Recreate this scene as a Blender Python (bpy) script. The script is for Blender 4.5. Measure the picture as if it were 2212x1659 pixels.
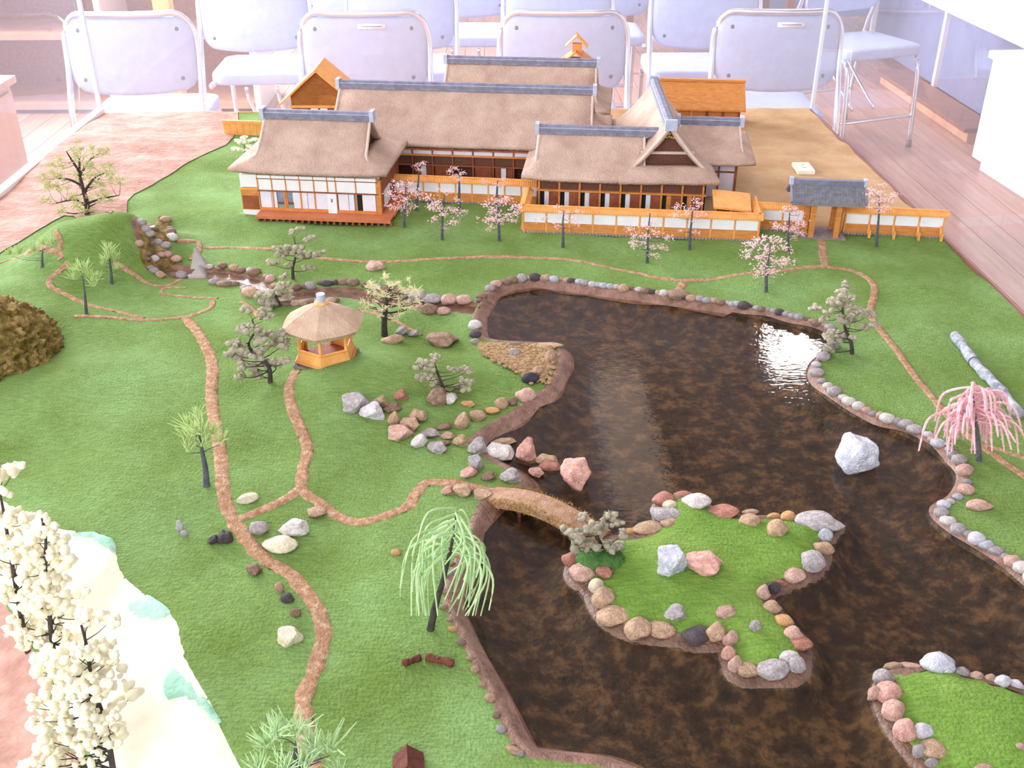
import bpy, bmesh, math, random
import numpy as np
from mathutils import Vector, Matrix, noise
from mathutils.geometry import delaunay_2d_cdt

random.seed(7)
for o in list(bpy.data.objects): bpy.data.objects.remove(o, do_unlink=True)
scene = bpy.context.scene
COL = scene.collection

# ------------------------------------------------------------------ camera
F = 2250.0; PITCH = math.radians(29.48); YAW = math.radians(-1.3); CH = 1.40; ZB = 0.70
cd = bpy.data.cameras.new('camera'); cam = bpy.data.objects.new('camera', cd); COL.objects.link(cam)
cd.sensor_width = 36; cd.lens = 36*F/2212; cd.clip_start = .02; cd.clip_end = 60
cam.location = (0, 0, CH); cam.rotation_euler = (math.pi/2-PITCH, 0, YAW)
scene.camera = cam

# ------------------------------------------------------------------ light and exposure
scene.view_settings.view_transform = 'Standard'; scene.view_settings.look = 'None'
scene.view_settings.gamma = 1; scene.view_settings.use_curve_mapping = False
scene.view_settings.exposure = 0.50
w = bpy.data.worlds.new('room_daylight'); scene.world = w; w.use_nodes = True
bg = w.node_tree.nodes['Background']; bg.inputs[0].default_value = (.90, .90, 1.0, 1); bg.inputs[1].default_value = .80

def area(name, loc, target, sx, sy, power, col=(1, 1, 1)):
    l = bpy.data.lights.new(name, 'AREA'); l.shape = 'RECTANGLE'; l.size = sx; l.size_y = sy; l.energy = power; l.color = col
    o = bpy.data.objects.new(name, l); COL.objects.link(o); o.location = loc
    o.rotation_euler = (Vector(target)-Vector(loc)).to_track_quat('-Z', 'Y').to_euler()
    return o
area('window_daylight_left', (-2.9, 3.4, 1.80), (-.5, 2.0, .7), 3.0, 1.7, 150, (.84, .89, 1))
area('window_daylight_far_left', (-2.6, 5.8, 1.9), (-.5, 4.0, .2), 2.4, 1.6, 330, (.95, .95, 1))
area('window_daylight_behind', (-1.5, -1.1, 1.95), (0, 2.1, .75), 2.8, 1.4, 56, (.95, .96, 1))
area('ceiling_light_overhead', (.3, 1.55, 2.80), (.3, 2.1, .7), 2.4, 1.4, 15, (.97, .97, 1))

# ------------------------------------------------------------------ pixel rays (2212 x 1659) for measuring the place
def ray(u, v):
    x = (u-1106)/F; yy = -(v-829.5)/F
    cp, sp = math.cos(PITCH), math.sin(PITCH)
    d = (x, yy*sp+cp, yy*cp-sp)
    c, s = math.cos(YAW), math.sin(YAW)
    return Vector((c*d[0]-s*d[1], s*d[0]+c*d[1], d[2]))
def P(u, v, z=ZB):
    d = ray(u, v); t = (z-CH)/d.z; return Vector((0, 0, CH))+d*t
def PY(u, v, y):
    d = ray(u, v); return Vector((0, 0, CH))+d*(y/d.y)
def pxm(p):
    f = Vector((math.sin(-YAW)*math.cos(PITCH), math.cos(YAW)*math.cos(PITCH), -math.sin(PITCH)))
    return F/((Vector(p)-Vector((0, 0, CH))).dot(f))

# ------------------------------------------------------------------ materials
def lin(c):
    return tuple(((x/255)/12.92 if x/255 <= .04045 else ((x/255+.055)/1.055)**2.4) for x in c)+(1,)
MATS = {}
def mat(name, c1, c2=None, rough=.6, scale=20, bump=0, bscale=None, metal=0, stretch=None, c3=None, spec=.5, detail=4):
    if name in MATS: return MATS[name]
    m = bpy.data.materials.new(name); m.use_nodes = True; nt = m.node_tree; N = nt.nodes; L = nt.links
    b = N['Principled BSDF']; b.inputs['Roughness'].default_value = rough; b.inputs['Metallic'].default_value = metal
    b.inputs['Specular IOR Level'].default_value = spec
    tc = N.new('ShaderNodeTexCoord'); mp = N.new('ShaderNodeMapping'); L.new(tc.outputs['Object'], mp.inputs[0])
    if stretch: mp.inputs['Scale'].default_value = stretch
    nz = N.new('ShaderNodeTexNoise'); nz.inputs['Scale'].default_value = scale; nz.inputs['Detail'].default_value = detail
    nz.inputs['Roughness'].default_value = .62
    L.new(mp.outputs[0], nz.inputs[0])
    cr = N.new('ShaderNodeValToRGB'); L.new(nz.outputs[0], cr.inputs[0])
    cr.color_ramp.elements[0].position = .32; cr.color_ramp.elements[1].position = .68
    cr.color_ramp.elements[0].color = lin(c1); cr.color_ramp.elements[1].color = lin(c2 or c1)
    if c3:
        e = cr.color_ramp.elements.new(.5); e.color = lin(c3)
    L.new(cr.outputs[0], b.inputs['Base Color'])
    if bump:
        n2 = N.new('ShaderNodeTexNoise'); n2.inputs['Scale'].default_value = bscale or scale*4; n2.inputs['Detail'].default_value = 3
        L.new(mp.outputs[0], n2.inputs[0])
        bp = N.new('ShaderNodeBump'); bp.inputs['Strength'].default_value = bump; bp.inputs['Distance'].default_value = .003
        L.new(n2.outputs[0], bp.inputs['Height']); L.new(bp.outputs[0], b.inputs['Normal'])
    MATS[name] = m; return m

def grass_mat(name, a, b_, c):
    m = mat(name, a, b_, rough=.95, scale=7, bump=.7, bscale=300, c3=c, spec=.1, detail=6)
    nt = m.node_tree; N = nt.nodes; L = nt.links
    tc = [n for n in N if n.type == 'TEX_COORD'][0]; cr = [n for n in N if n.type == 'VALTORGB'][0]; bs = N['Principled BSDF']
    mp = N.new('ShaderNodeMapping'); mp.inputs['Rotation'].default_value = (0, 0, .5); mp.inputs['Scale'].default_value = (90, 420, 90); L.new(tc.outputs['Object'], mp.inputs[0])
    nz = N.new('ShaderNodeTexNoise'); nz.inputs['Scale'].default_value = 1; nz.inputs['Detail'].default_value = 3; L.new(mp.outputs[0], nz.inputs[0])
    mr = N.new('ShaderNodeMapRange'); mr.inputs[1].default_value = .3; mr.inputs[2].default_value = .7; mr.inputs[3].default_value = .80; mr.inputs[4].default_value = 1.18; L.new(nz.outputs[0], mr.inputs[0])
    hs = N.new('ShaderNodeHueSaturation'); L.new(cr.outputs[0], hs.inputs['Color']); L.new(mr.outputs[0], hs.inputs['Value']); L.new(hs.outputs[0], bs.inputs['Base Color'])
    return m

GRASS = grass_mat('flocked_grass', (104, 130, 60), (126, 160, 96), (116, 145, 78))
GRASS2 = grass_mat('flocked_grass_island', (98, 132, 52), (126, 156, 74), (110, 144, 62))
PATH = mat('path_earth', (158, 118, 86), (208, 176, 146), .95, 140, 1, 420, c3=(180, 142, 110), spec=.1, detail=6)
BED = mat('pond_bed', (26, 21, 13), (112, 88, 58), .75, 56, .8, 220, c3=(60, 46, 30), detail=12, spec=.3)
BANK = mat('pond_bank_earth', (108, 78, 62), (156, 120, 102), .55, 60, .7, 300)
IBANK = mat('island_bank_earth', (82, 58, 44), (132, 100, 80), .5, 60, .7, 300)
SOIL = mat('pink_soil', (170, 128, 114), (202, 164, 150), .95, 26, .9, 90, stretch=(.9, 1.3, 1), c3=(186, 146, 130), spec=.1)
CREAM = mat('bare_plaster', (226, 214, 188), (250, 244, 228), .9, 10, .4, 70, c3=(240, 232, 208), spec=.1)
MINT = mat('pale_mint_flock', (150, 206, 176), (200, 232, 212), .95, 30, .5, 200, spec=.1)
YARD = mat('courtyard_gravel', (184, 148, 108), (204, 172, 134), .95, 14, .5, 380, spec=.1)
MOSS = mat('mossy_scrub', (78, 66, 30), (176, 150, 98), .95, 60, 1, 240, c3=(124, 106, 56), spec=.1)
THATCH = mat('thatch', (178, 150, 134), (208, 182, 164), .95, 16, 1, 300, c3=(194, 167, 149), spec=.1)
THATCHW = mat('thatch_edge', (204, 184, 170), (220, 202, 190), .95, 60, .5, 300, spec=.1)
RIDGE = mat('grey_blue_ridge', (104, 104, 122), (136, 136, 154), .6, 80, .2)
RIDGEL = mat('pale_ridge_end', (168, 176, 200), (190, 196, 214), .5, 80)
TILE = mat('grey_roof_tile', (112, 112, 120), (140, 140, 146), .6, 120, .2)
WOOD = mat('orange_wood', (196, 122, 54), (222, 150, 78), .6, 60, .2, 200, stretch=(1, 1, 5))
WOODL = mat('light_orange_wood', (226, 152, 72), (244, 178, 100), .6, 60, .2, 200)
WOODD = mat('red_brown_wood', (126, 62, 36), (160, 88, 52), .6, 60, .2, 200)
DECKW = mat('deck_wood', (190, 104, 62), (210, 124, 80), .6, 60, .2, 200, stretch=(1, 8, 1))
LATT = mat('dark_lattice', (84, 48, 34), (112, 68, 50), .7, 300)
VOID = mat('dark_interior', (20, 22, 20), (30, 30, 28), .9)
WHITE = mat('white_plaster', (236, 234, 238), (246, 245, 248), .8, 40)
SHOJI = mat('shoji_paper', (222, 220, 232), (236, 234, 242), .8, 40)
TEAL = mat('teal_panel', (96, 150, 140), (120, 168, 158), .7, 60)
BLUEG = mat('blue_grey_glass', (120, 130, 160), (140, 150, 176), .3, 60)
FOOT = mat('stone_footing', (128, 118, 120), (168, 158, 158), .9, 150, .6)
BARK = mat('dark_bark', (52, 44, 42), (82, 72, 66), .9, 150, .6)
BARKG = mat('grey_bark', (74, 76, 84), (104, 106, 112), .9, 150, .6)
PINK = mat('cherry_pink', (238, 188, 192), (252, 220, 222), .9, 120, spec=.1)
PINKW = mat('weeping_pink', (236, 176, 182), (250, 208, 212), .9, 200, .5, spec=.1)
PINEC = mat('cream_needle', (246, 232, 190), (254, 248, 222), .95, 160, .9, 400, spec=.1)
BLOS = mat('cream_blossom', (240, 230, 192), (254, 250, 230), .95, 120, .3, spec=.1)
OLIVE = mat('olive_needle', (216, 208, 160), (242, 234, 196), .95, 120, spec=.1)
PALEG = mat('pale_green_shoot', (170, 194, 122), (206, 220, 160), .9, 90, spec=.1)
WILLOW = mat('willow_green', (160, 196, 132), (196, 220, 168), .8, 90, spec=.2)
SHRUB = mat('dark_green_moss', (58, 96, 46), (88, 126, 66), .95, 90, .8, 300, spec=.1)
LOG = mat('birch_bark', (116, 122, 130), (206, 208, 214), .8, 70, .8, c3=(164, 168, 176))
TWIG = mat('red_brown_bark', (78, 38, 28), (118, 62, 44), .85, 60, .6)
GRAVEL = mat('tan_gravel', (146, 116, 80), (190, 160, 122), .95, 160, 1, 260, spec=.2)
VINYL = mat('grey_vinyl', (170, 180, 214), (180, 190, 224), .45, 30)
CHROME = mat('chrome_tube', (214, 216, 226), (226, 228, 236), .22, metal=.85)
DIMPLE = mat('dark_button', (84, 84, 96), None, .5)
TAG = mat('white_tag', (240, 238, 244), None, .6)
PLANK = mat('floor_plank', (166, 122, 110), (194, 150, 136), .32, 6, .1, 40, stretch=(6, .5, 1))
PLANK2 = mat('floor_plank_dark', (156, 112, 102), (184, 138, 126), .32, 6, .1, 40, stretch=(6, .5, 1))
BLUE = mat('blue_grey_panel', (108, 114, 150), (124, 130, 164), .6, 4)
CABW = mat('white_laminate', (240, 238, 240), (246, 244, 246), .5, 4)
OAK = mat('oak_veneer', (192, 138, 104), (210, 158, 124), .5, 8, stretch=(1, 1, .1))
BROWNT = mat('brown_table', (120, 74, 60), (140, 92, 76), .5, 10)
SLATE = mat('slate_tile', (110, 116, 140), (126, 132, 154), .5, 10)
RIM = mat('white_rim', (236, 230, 228), (246, 242, 240), .6, 20)
GOLD = mat('gilt_ornament', (206, 166, 96), (236, 206, 150), .4, 200)
ROCKM = {}
for k, a, b_ in [('grey', (124, 116, 116), (178, 170, 168)), ('pale', (168, 160, 152), (214, 206, 200)), ('cream', (190, 172, 146), (224, 208, 182)),
                 ('tan', (140, 110, 84), (192, 162, 132)), ('pinktan', (158, 120, 104), (202, 168, 152)), ('red', (136, 84, 68), (182, 128, 108)),
                 ('dark', (62, 54, 58), (98, 86, 88)), ('brown', (102, 78, 62), (150, 122, 102)), ('blue', (138, 142, 152), (196, 198, 204)),
                 ('white', (170, 166, 172), (208, 204, 210)), ('orange', (172, 124, 74), (212, 168, 116)), ('black', (30, 30, 40), (52, 52, 64)), ('rose', (162, 114, 100), (208, 164, 150))]:
    up_ = 1.0 if k in ('black', 'dark') else 1.14
    a = tuple(min(236, int(q*up_+6)) for q in a); b_ = tuple(min(246, int(q*up_+6)) for q in b_)
    ROCKM[k] = mat('stone_'+k, a, b_, .75, 3.0, 1, 9, detail=9)

def two_sided(N, L, fr, ior):
    g = N.new('ShaderNodeNewGeometry'); mr = N.new('ShaderNodeMapRange'); mr.inputs[3].default_value = ior; mr.inputs[4].default_value = 1/ior
    L.new(g.outputs['Backfacing'], mr.inputs[0]); L.new(mr.outputs[0], fr.inputs[0])
def water_mat(name, tint, ripple, rs, rg=.03):
    m = bpy.data.materials.new(name); m.use_nodes = True; nt = m.node_tree; N = nt.nodes; L = nt.links
    for n in list(N): N.remove(n)
    out = N.new('ShaderNodeOutputMaterial'); mx = N.new('ShaderNodeMixShader'); tr = N.new('ShaderNodeBsdfTransparent'); gl = N.new('ShaderNodeBsdfGlossy')
    fr = N.new('ShaderNodeFresnel'); two_sided(N, L, fr, 1.33); tr.inputs[0].default_value = tint; gl.inputs['Roughness'].default_value = rg
    tc = N.new('ShaderNodeTexCoord'); mp = N.new('ShaderNodeMapping'); mp.inputs['Scale'].default_value = (rs*.6, rs*1.2, rs)
    nz = N.new('ShaderNodeTexNoise'); nz.inputs['Scale'].default_value = 1; nz.inputs['Detail'].default_value = 2
    bp = N.new('ShaderNodeBump'); bp.inputs['Strength'].default_value = ripple; bp.inputs['Distance'].default_value = .002
    L.new(tc.outputs['Object'], mp.inputs[0]); L.new(mp.outputs[0], nz.inputs[0]); L.new(nz.outputs[0], bp.inputs['Height'])
    L.new(bp.outputs[0], gl.inputs['Normal']); L.new(bp.outputs[0], fr.inputs['Normal'])
    L.new(fr.outputs[0], mx.inputs[0]); L.new(tr.outputs[0], mx.inputs[1]); L.new(gl.outputs[0], mx.inputs[2]); L.new(mx.outputs[0], out.inputs[0])
    return m
WATER = water_mat('pond_water', (.84, .77, .68, 1), .07, 150)
STREAMW = water_mat('stream_water', (.85, .8, .74, 1), .3, 120, .22)
def glass_mat(name, haze):
    m = bpy.data.materials.new(name); m.use_nodes = True; nt = m.node_tree; N = nt.nodes; L = nt.links
    for n in list(N): N.remove(n)
    out = N.new('ShaderNodeOutputMaterial'); mx = N.new('ShaderNodeMixShader'); m2 = N.new('ShaderNodeMixShader'); m2.inputs[0].default_value = haze
    tr = N.new('ShaderNodeBsdfTransparent'); tr.inputs[0].default_value = (.97, .98, .98, 1); gl = N.new('ShaderNodeBsdfGlossy'); gl.inputs['Roughness'].default_value = .01
    df = N.new('ShaderNodeBsdfDiffuse'); df.inputs[0].default_value = (.95, .93, .97, 1); ts = N.new('ShaderNodeBsdfTranslucent'); ts.inputs[0].default_value = (.95, .93, .97, 1)
    ad = N.new('ShaderNodeMixShader'); L.new(df.outputs[0], ad.inputs[1]); L.new(ts.outputs[0], ad.inputs[2])
    fr = N.new('ShaderNodeFresnel'); two_sided(N, L, fr, 1.5)
    L.new(fr.outputs[0], mx.inputs[0]); L.new(tr.outputs[0], mx.inputs[1]); L.new(gl.outputs[0], mx.inputs[2])
    L.new(mx.outputs[0], m2.inputs[1]); L.new(ad.outputs[0], m2.inputs[2]); L.new(m2.outputs[0], out.inputs[0])
    return m
GLASS = glass_mat('case_glass', .13)
GLASSE = mat('glass_edge', (226, 236, 244), None, .2)
def lamp_mat(name, s, col=(1, .97, .9)):
    m = bpy.data.materials.new(name); m.use_nodes = True; nt = m.node_tree; b = nt.nodes['Principled BSDF']
    b.inputs['Emission Color'].default_value = col+(1,); b.inputs['Emission Strength'].default_value = s; return m

# ------------------------------------------------------------------ object helpers
def mesh_obj(name, bm, m, parent=None, smooth=False):
    me = bpy.data.meshes.new(name); bm.to_mesh(me); bm.free(); return me_obj(name, me, m, parent, smooth)
def me_obj(name, me, m, parent=None, smooth=False):
    if m is not None and not me.materials: me.materials.append(m)
    if smooth:
        me.polygons.foreach_set('use_smooth', [True]*len(me.polygons))
    o = bpy.data.objects.new(name, me); COL.objects.link(o)
    if parent is not None: o.parent = parent
    return o
def py_obj(name, vs, fs, m, parent=None, smooth=False):
    me = bpy.data.meshes.new(name); me.from_pydata(vs, [], fs); me.update(); return me_obj(name, me, m, parent, smooth)
def inst(name, me, m, parent, loc, rot=(0, 0, 0), sc=(1, 1, 1)):
    o = bpy.data.objects.new(name, me); COL.objects.link(o); o.parent = parent; o.location = loc; o.rotation_euler = rot; o.scale = sc
    if m is not None:
        if not me.materials: me.materials.append(m)
        o.material_slots[0].link = 'OBJECT'; o.material_slots[0].material = m
    return o
def tag(o, label=None, cat=None, group=None, kind=None):
    if label: o['label'] = label
    if cat: o['category'] = cat
    if group: o['group'] = group
    if kind: o['kind'] = kind
    return o
def empty(name, loc=(0, 0, 0), rz=0):
    o = bpy.data.objects.new(name, None); COL.objects.link(o); o.location = loc; o.rotation_euler = (0, 0, rz); o.empty_display_size = .05
    return o
def bx(bm, x0, x1, y0, y1, z0, z1, M=None):
    vs = [bm.verts.new((x, y, z)) for z in (z0, z1) for y in (y0, y1) for x in (x0, x1)]
    if M is not None:
        for q in vs: q.co = M @ q.co
    for f in ((0, 2, 3, 1), (4, 5, 7, 6), (0, 1, 5, 4), (2, 6, 7, 3), (0, 4, 6, 2), (1, 3, 7, 5)): bm.faces.new([vs[i] for i in f])
def box(name, x0, x1, y0, y1, z0, z1, m, parent=None, bev=0):
    bm = bmesh.new(); bx(bm, x0, x1, y0, y1, z0, z1)
    if bev: bmesh.ops.bevel(bm, geom=bm.edges[:], offset=bev, segments=2, affect='EDGES', profile=.6)
    return mesh_obj(name, bm, m, parent)
def tube(bm, pts, rads, n=6, cap=True):
    pts = [Vector(p) for p in pts]; rings = []
    for i, p in enumerate(pts):
        t = (pts[min(i+1, len(pts)-1)]-pts[max(i-1, 0)]);
        t = t.normalized() if t.length > 1e-9 else Vector((0, 0, 1))
        a = Vector((0, 0, 1)) if abs(t.z) < .9 else Vector((1, 0, 0))
        x = t.cross(a).normalized(); y = t.cross(x)
        r = rads[i] if hasattr(rads, '__len__') else rads
        rings.append([bm.verts.new(p+(x*math.cos(2*math.pi*k/n)+y*math.sin(2*math.pi*k/n))*r) for k in range(n)])
    for a, b_ in zip(rings, rings[1:]):
        for k in range(n): bm.faces.new((a[k], a[(k+1) % n], b_[(k+1) % n], b_[k]))
    if cap:
        bm.faces.new(rings[0][::-1]); bm.faces.new(rings[-1])
def catmull(pts, n=6):
    pts = [Vector(p) for p in pts]; out = []
    for i in range(len(pts)-1):
        p0 = pts[max(i-1, 0)]; p1 = pts[i]; p2 = pts[i+1]; p3 = pts[min(i+2, len(pts)-1)]
        for k in range(n):
            t = k/n
            out.append(.5*((2*p1)+(p2-p0)*t+(2*p0-5*p1+4*p2-p3)*t*t+(3*p1-p0-3*p2+p3)*t**3))
    out.append(pts[-1]); return out
def catclosed(pts, n=5):
    pts = [Vector(p) for p in pts]; N_ = len(pts); out = []
    for i in range(N_):
        p0, p1, p2, p3 = pts[i-1], pts[i], pts[(i+1) % N_], pts[(i+2) % N_]
        for k in range(n):
            t = k/n
            out.append(.5*((2*p1)+(p2-p0)*t+(2*p0-5*p1+4*p2-p3)*t*t+(3*p1-p0-3*p2+p3)*t**3))
    return out
def nz3(x, y, z, s): return noise.noise(Vector((x*s, y*s, z*s)))

# ================================================================== ROOM
fl = box('floor', -5, 5, -1.5, 9.5, -.06, -.012, PLANK2); tag(fl, kind='structure')
pm = []
for k in range(4):
    bm = bmesh.new(); bx(bm, -.0585, .0585, -3.6, 3.6, -.012, 0); me = bpy.data.meshes.new('plank'); bm.to_mesh(me); bm.free(); pm.append(me)
for i in range(64):
    x = -3.8+i*.12
    inst('plank', pm[i % 4], PLANK if random.random() < .6 else PLANK2, fl, (x, 5.3, 0))
wl = box('wall_back', -5, 5, 9.3, 9.5, 0, 3, mat('wall_paint', (226, 222, 228), None, .8)); tag(wl, kind='structure')
ce = box('ceiling', -5, 5, -1.5, 9.5, 2.87, 2.95, mat('ceiling_board', (166, 160, 166), (174, 168, 174), .8)); tag(ce, kind='structure')
sl = box('trim_1', -2.6, -1.35, 3.1, 4.6, 0, .006, SLATE); tag(sl, kind='structure')

# folding chairs --------------------------------------------------
def pad(w, h, th, curve, bottom, r=.05, n=22, mw=12):
    """rounded upholstered pad in the xz plane, bowed along y; bottom edge sags by `bottom`"""
    bm = bmesh.new(); ring = []
    hw, hh = w/2, h/2
    for cx, cz, a0 in ((hw-r, hh-r, 0), (-hw+r, hh-r, 90), (-hw+r, -hh+r, 180), (hw-r, -hh+r, 270)):
        for k in range(7):
            a = math.radians(a0+15*k); ring.append((cx+r*math.cos(a), cz+r*math.sin(a)))
    full = []
    for i in range(len(ring)):
        a, b_ = ring[i], ring[(i+1) % len(ring)]
        d = math.hypot(a[0]-b_[0], a[1]-b_[1]); k = max(1, int(d/.03))
        for j in range(k): full.append((a[0]+(b_[0]-a[0])*j/k, a[1]+(b_[1]-a[1])*j/k))
    def pos(x, z, y):
        zz = z-(bottom*(1-(x/hw)**2) if z < 0 else 0)*min(1, -z/hh if z < 0 else 0)
        return (x, y+curve*(x/hw)**2, zz)
    loops = []
    for s, y in ((1, -th*.30), (.985, -th*.5), (.9, -th*.62), (.55, -th*.66)):
        loops.append([bm.verts.new(pos(x*s if s < .95 else x*s, z*s, y)) for x, z in full])
    lf = [[bm.verts.new(pos(x*s, z*s, y)) for x, z in full] for s, y in ((1, th*.30), (.985, th*.5), (.9, th*.62), (.55, th*.66))]
    n_ = len(full)
    for L_, flip in ((loops, 0), (lf, 1)):
        for a, b_ in zip(L_, L_[1:]):
            for k in range(n_):
                f = (a[k], a[(k+1) % n_], b_[(k+1) % n_], b_[k]); bm.faces.new(f[::-1] if not flip else f)
        bm.faces.new(L_[-1] if not flip else L_[-1][::-1])
    for k in range(n_): bm.faces.new((loops[0][k], loops[0][(k+1) % n_], lf[0][(k+1) % n_], lf[0][k]))
    bmesh.ops.recalc_face_normals(bm, faces=bm.faces[:])
    return bm
def save(bm, name):
    me = bpy.data.meshes.new(name); bm.to_mesh(me); bm.free(); me.polygons.foreach_set('use_smooth', [True]*len(me.polygons)); return me
ch_back = save(pad(.405, .225, .03, .035, .018), 'backrest')
ch_seat = save(pad(.40, .36, .04, 0, 0), 'seat')
def cmesh(pts, r, name, n=8):
    bm = bmesh.new(); tube(bm, catmull(pts, 4), r, n); return save(bm, name)
ch_frame = cmesh([(-.212, -.09, 0), (-.212, -.05, .42), (-.211, .02, .62), (-.205, .035, .73), (-.165, .025, .785), (-.1, .004, .79), (0, -.004, .79), (.1, .004, .79), (.165, .025, .785), (.205, .035, .73), (.211, .02, .62), (.212, -.05, .42), (.212, -.09, 0)], .0105, 'back_frame')
ch_leg = cmesh([(0, -.02, .41), (0, .30, .40), (0, .355, .37), (0, .375, .30), (0, .40, .01)], .0105, 'leg')
ch_bar = cmesh([(-.2, 0, 0), (0, 0, 0), (.2, 0, 0)], .009, 'bar')
ch_brace = cmesh([(0, .0, .40), (0, .05, .33), (0, .28, .16)], .008, 'brace')
bm = bmesh.new(); bmesh.ops.create_uvsphere(bm, u_segments=8, v_segments=6, radius=.0075); ch_but = save(bm, 'button')
bm = bmesh.new(); bx(bm, -.045, .045, -.002, 0, -.008, .008); ch_tag = save(bm, 'name_tag')
bm = bmesh.new(); bx(bm, -.032, .032, -.0026, -.002, -.0012, .0012); ch_tagl = save(bm, 'name_tag_line')
bm = bmesh.new(); bmesh.ops.create_cone(bm, cap_ends=True, segments=10, radius1=.014, radius2=.012, depth=.03); ch_cap = save(bm, 'cap')
def chair(x, y, rz, label, tagged=False, seat=True):
    e = empty('folding_chair', (x, y, 0), rz); tag(e, label, 'chair', 'grey folding chairs behind the glass case')
    bk = inst('backrest', ch_back, VINYL, e, (0, .0, .668), (math.radians(-6), 0, 0))
    for sx in (-1, 1):
        for sz in (-1, 1): inst('button', ch_but, DIMPLE, bk, (sx*.155, .0-.016+.020, sz*.075-(.004 if sz < 0 else 0)), (0, 0, 0), (1, .6, 1))
    if tagged:
        t = inst('name_tag', ch_tag, TAG, bk, (.03, -.0198, .083)); inst('name_tag_line', ch_tagl, DIMPLE, bk, (.03, -.0198, .083))
    inst('back_frame', ch_frame, CHROME, e, (0, 0, 0))
    inst('seat', ch_seat, VINYL, e, (0, .20, .425), (math.radians(-90), 0, 0))
    for sx in (-1, 1):
        inst('leg', ch_leg, CHROME, e, (sx*.19, 0, 0))
        inst('rubber_foot', ch_cap, DIMPLE, e, (sx*.19, .40, .015)); inst('rubber_foot', ch_cap, DIMPLE, e, (sx*.212, -.09, .015))
    inst('crossbar', ch_bar, CHROME, e, (0, .385, .14)); inst('crossbar', ch_bar, CHROME, e, (0, -.075, .16))
    inst('brace', ch_brace, CHROME, e, (-.06, 0, 0)); inst('brace', ch_brace, CHROME, e, (.06, 0, 0))
    return e
chair(-1.16, 3.5, .06, 'grey folding chair at the far left behind the sunlit soil bank')
chair(-.402, 3.5, .02, 'grey folding chair with white name tag behind the orange wooden house', True)
chair(.250, 3.5, -.01, 'grey folding chair behind the little two-tier orange roof turret')
chair(.955, 3.5, -.03, 'grey folding chair with white name tag behind the empty brown courtyard', True)
chair(-.89, 4.16, .03, 'second row folding chair with sunlit white seat, farthest left of its row')
chair(-.33, 4.16, .0, 'second row folding chair peeping over the tagged chair at left centre')
chair(.272, 4.16, 0, 'second row folding chair right behind the untagged chair at centre')
chair(.84, 4.16, -.02, 'second row folding chair with seat and bent braces showing above the brown shed')
chair(.52, 4.85, .0, 'third row folding chair showing only its seat edge at top centre')
chair(-.10, 4.85, .0, 'third row folding chair between the two centre chairs of the second row')
chair(-.62, 4.85, .0, 'third row folding chair at the top left behind the sunlit seat')
chair(1.60, 4.95, math.pi+.36, 'folding chair turned sideways beyond the right glass pane')

# furniture at the right ------------------------------------------
e = empty('service_counter', (2.62, 5.4, 0), 0); tag(e, 'low bench with thick white top and blue-grey front at upper right', 'bench')
box('front_panel', -.25, .6, -.85, 1.2, .06, .46, BLUE, e); box('worktop', -.34, .65, -.92, 1.3, .46, .52, CABW, e, .008); box('plinth', -.20, .55, -.8, 1.1, 0, .06, BROWNT, e)
for y in (-.86, .1, 1.16): box('front_post', -.275, -.25, y, y+.03, .06, .46, CABW, e)
e = empty('wooden_step', (2.22, 5.25, 0), math.radians(1)); tag(e, 'low brown wooden step in front of the blue-grey bench', 'step')
box('riser', -.02, .11, -.55, .6, 0, .05, OAK, e); box('tread', -.05, .12, -.57, .62, .05, .07, BROWNT, e, .004)
e = empty('white_cabinet', (2.10, 3.95, 0), math.radians(4)); tag(e, 'bright white cabinet cut by the right edge of the picture', 'cabinet')
box('body', 0, .7, -.5, .38, .05, .46, CABW, e); box('plinth', .03, .66, -.46, .35, 0, .05, CABW, e); box('top', -.015, .72, -.52, .40, .46, .49, CABW, e, .004)
box('handle', -.014, 0, -.1, .05, .32, .34, DIMPLE, e)
e = empty('partition_screen', (1.75, 7.2, 0), 0); tag(e, 'tall blue-grey partition screen standing behind the chairs at right', 'partition')
box('panel', -.55, 1.6, -.02, .02, .12, 1.7, BLUE, e); box('top_rail', -.57, 1.62, -.03, .03, 1.7, 1.74, CHROME, e)
for x in (-.5, 1.55): box('foot', x-.03, x+.03, -.25, .25, 0, .12, CHROME, e, .006)
e = empty('side_table', (1.20, 6.35, 0), 0); tag(e, 'brown side table holding white sheets at the top right', 'table')
box('tabletop', -.45, .55, -.3, .35, .60, .63, BROWNT, e, .005)
for x in (-.40, .50):
    for y in (-.25, .3): box('leg', x-.02, x+.02, y-.02, y+.02, 0, .60, BROWNT, e)
for x, y, lb in ((.98, 6.3, 'white paper pile on the left half of the brown side table'), (1.48, 6.3, 'white paper pile on the right half of the brown side table')):
    o = box('paper_pile', x-.20, x+.20, y-.2, y+.2, .631, .70, TAG, None, .003); tag(o, lb, 'paper', 'paper piles on the side table')
bm = bmesh.new()
for k in range(26):
    a = random.random()*6.28; r = .05+random.random()*.05; h = .1+random.random()*.14
    tube(bm, [(0, 0, .05), (math.cos(a)*r*.5, math.sin(a)*r*.5, h*.8), (math.cos(a)*r, math.sin(a)*r, h)], [.004, .009, .001], 4)
e = empty('potted_plant', (1.235, 6.22, .631)); tag(e, 'small dark potted plant between the two white paper piles', 'plant')
mesh_obj('foliage', bm, SHRUB, e)
bm = bmesh.new(); bmesh.ops.create_cone(bm, cap_ends=True, segments=14, radius1=.035, radius2=.045, depth=.07); bmesh.ops.translate(bm, verts=bm.verts, vec=(0, 0, .035)); mesh_obj('pot', bm, VOID, e)
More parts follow.
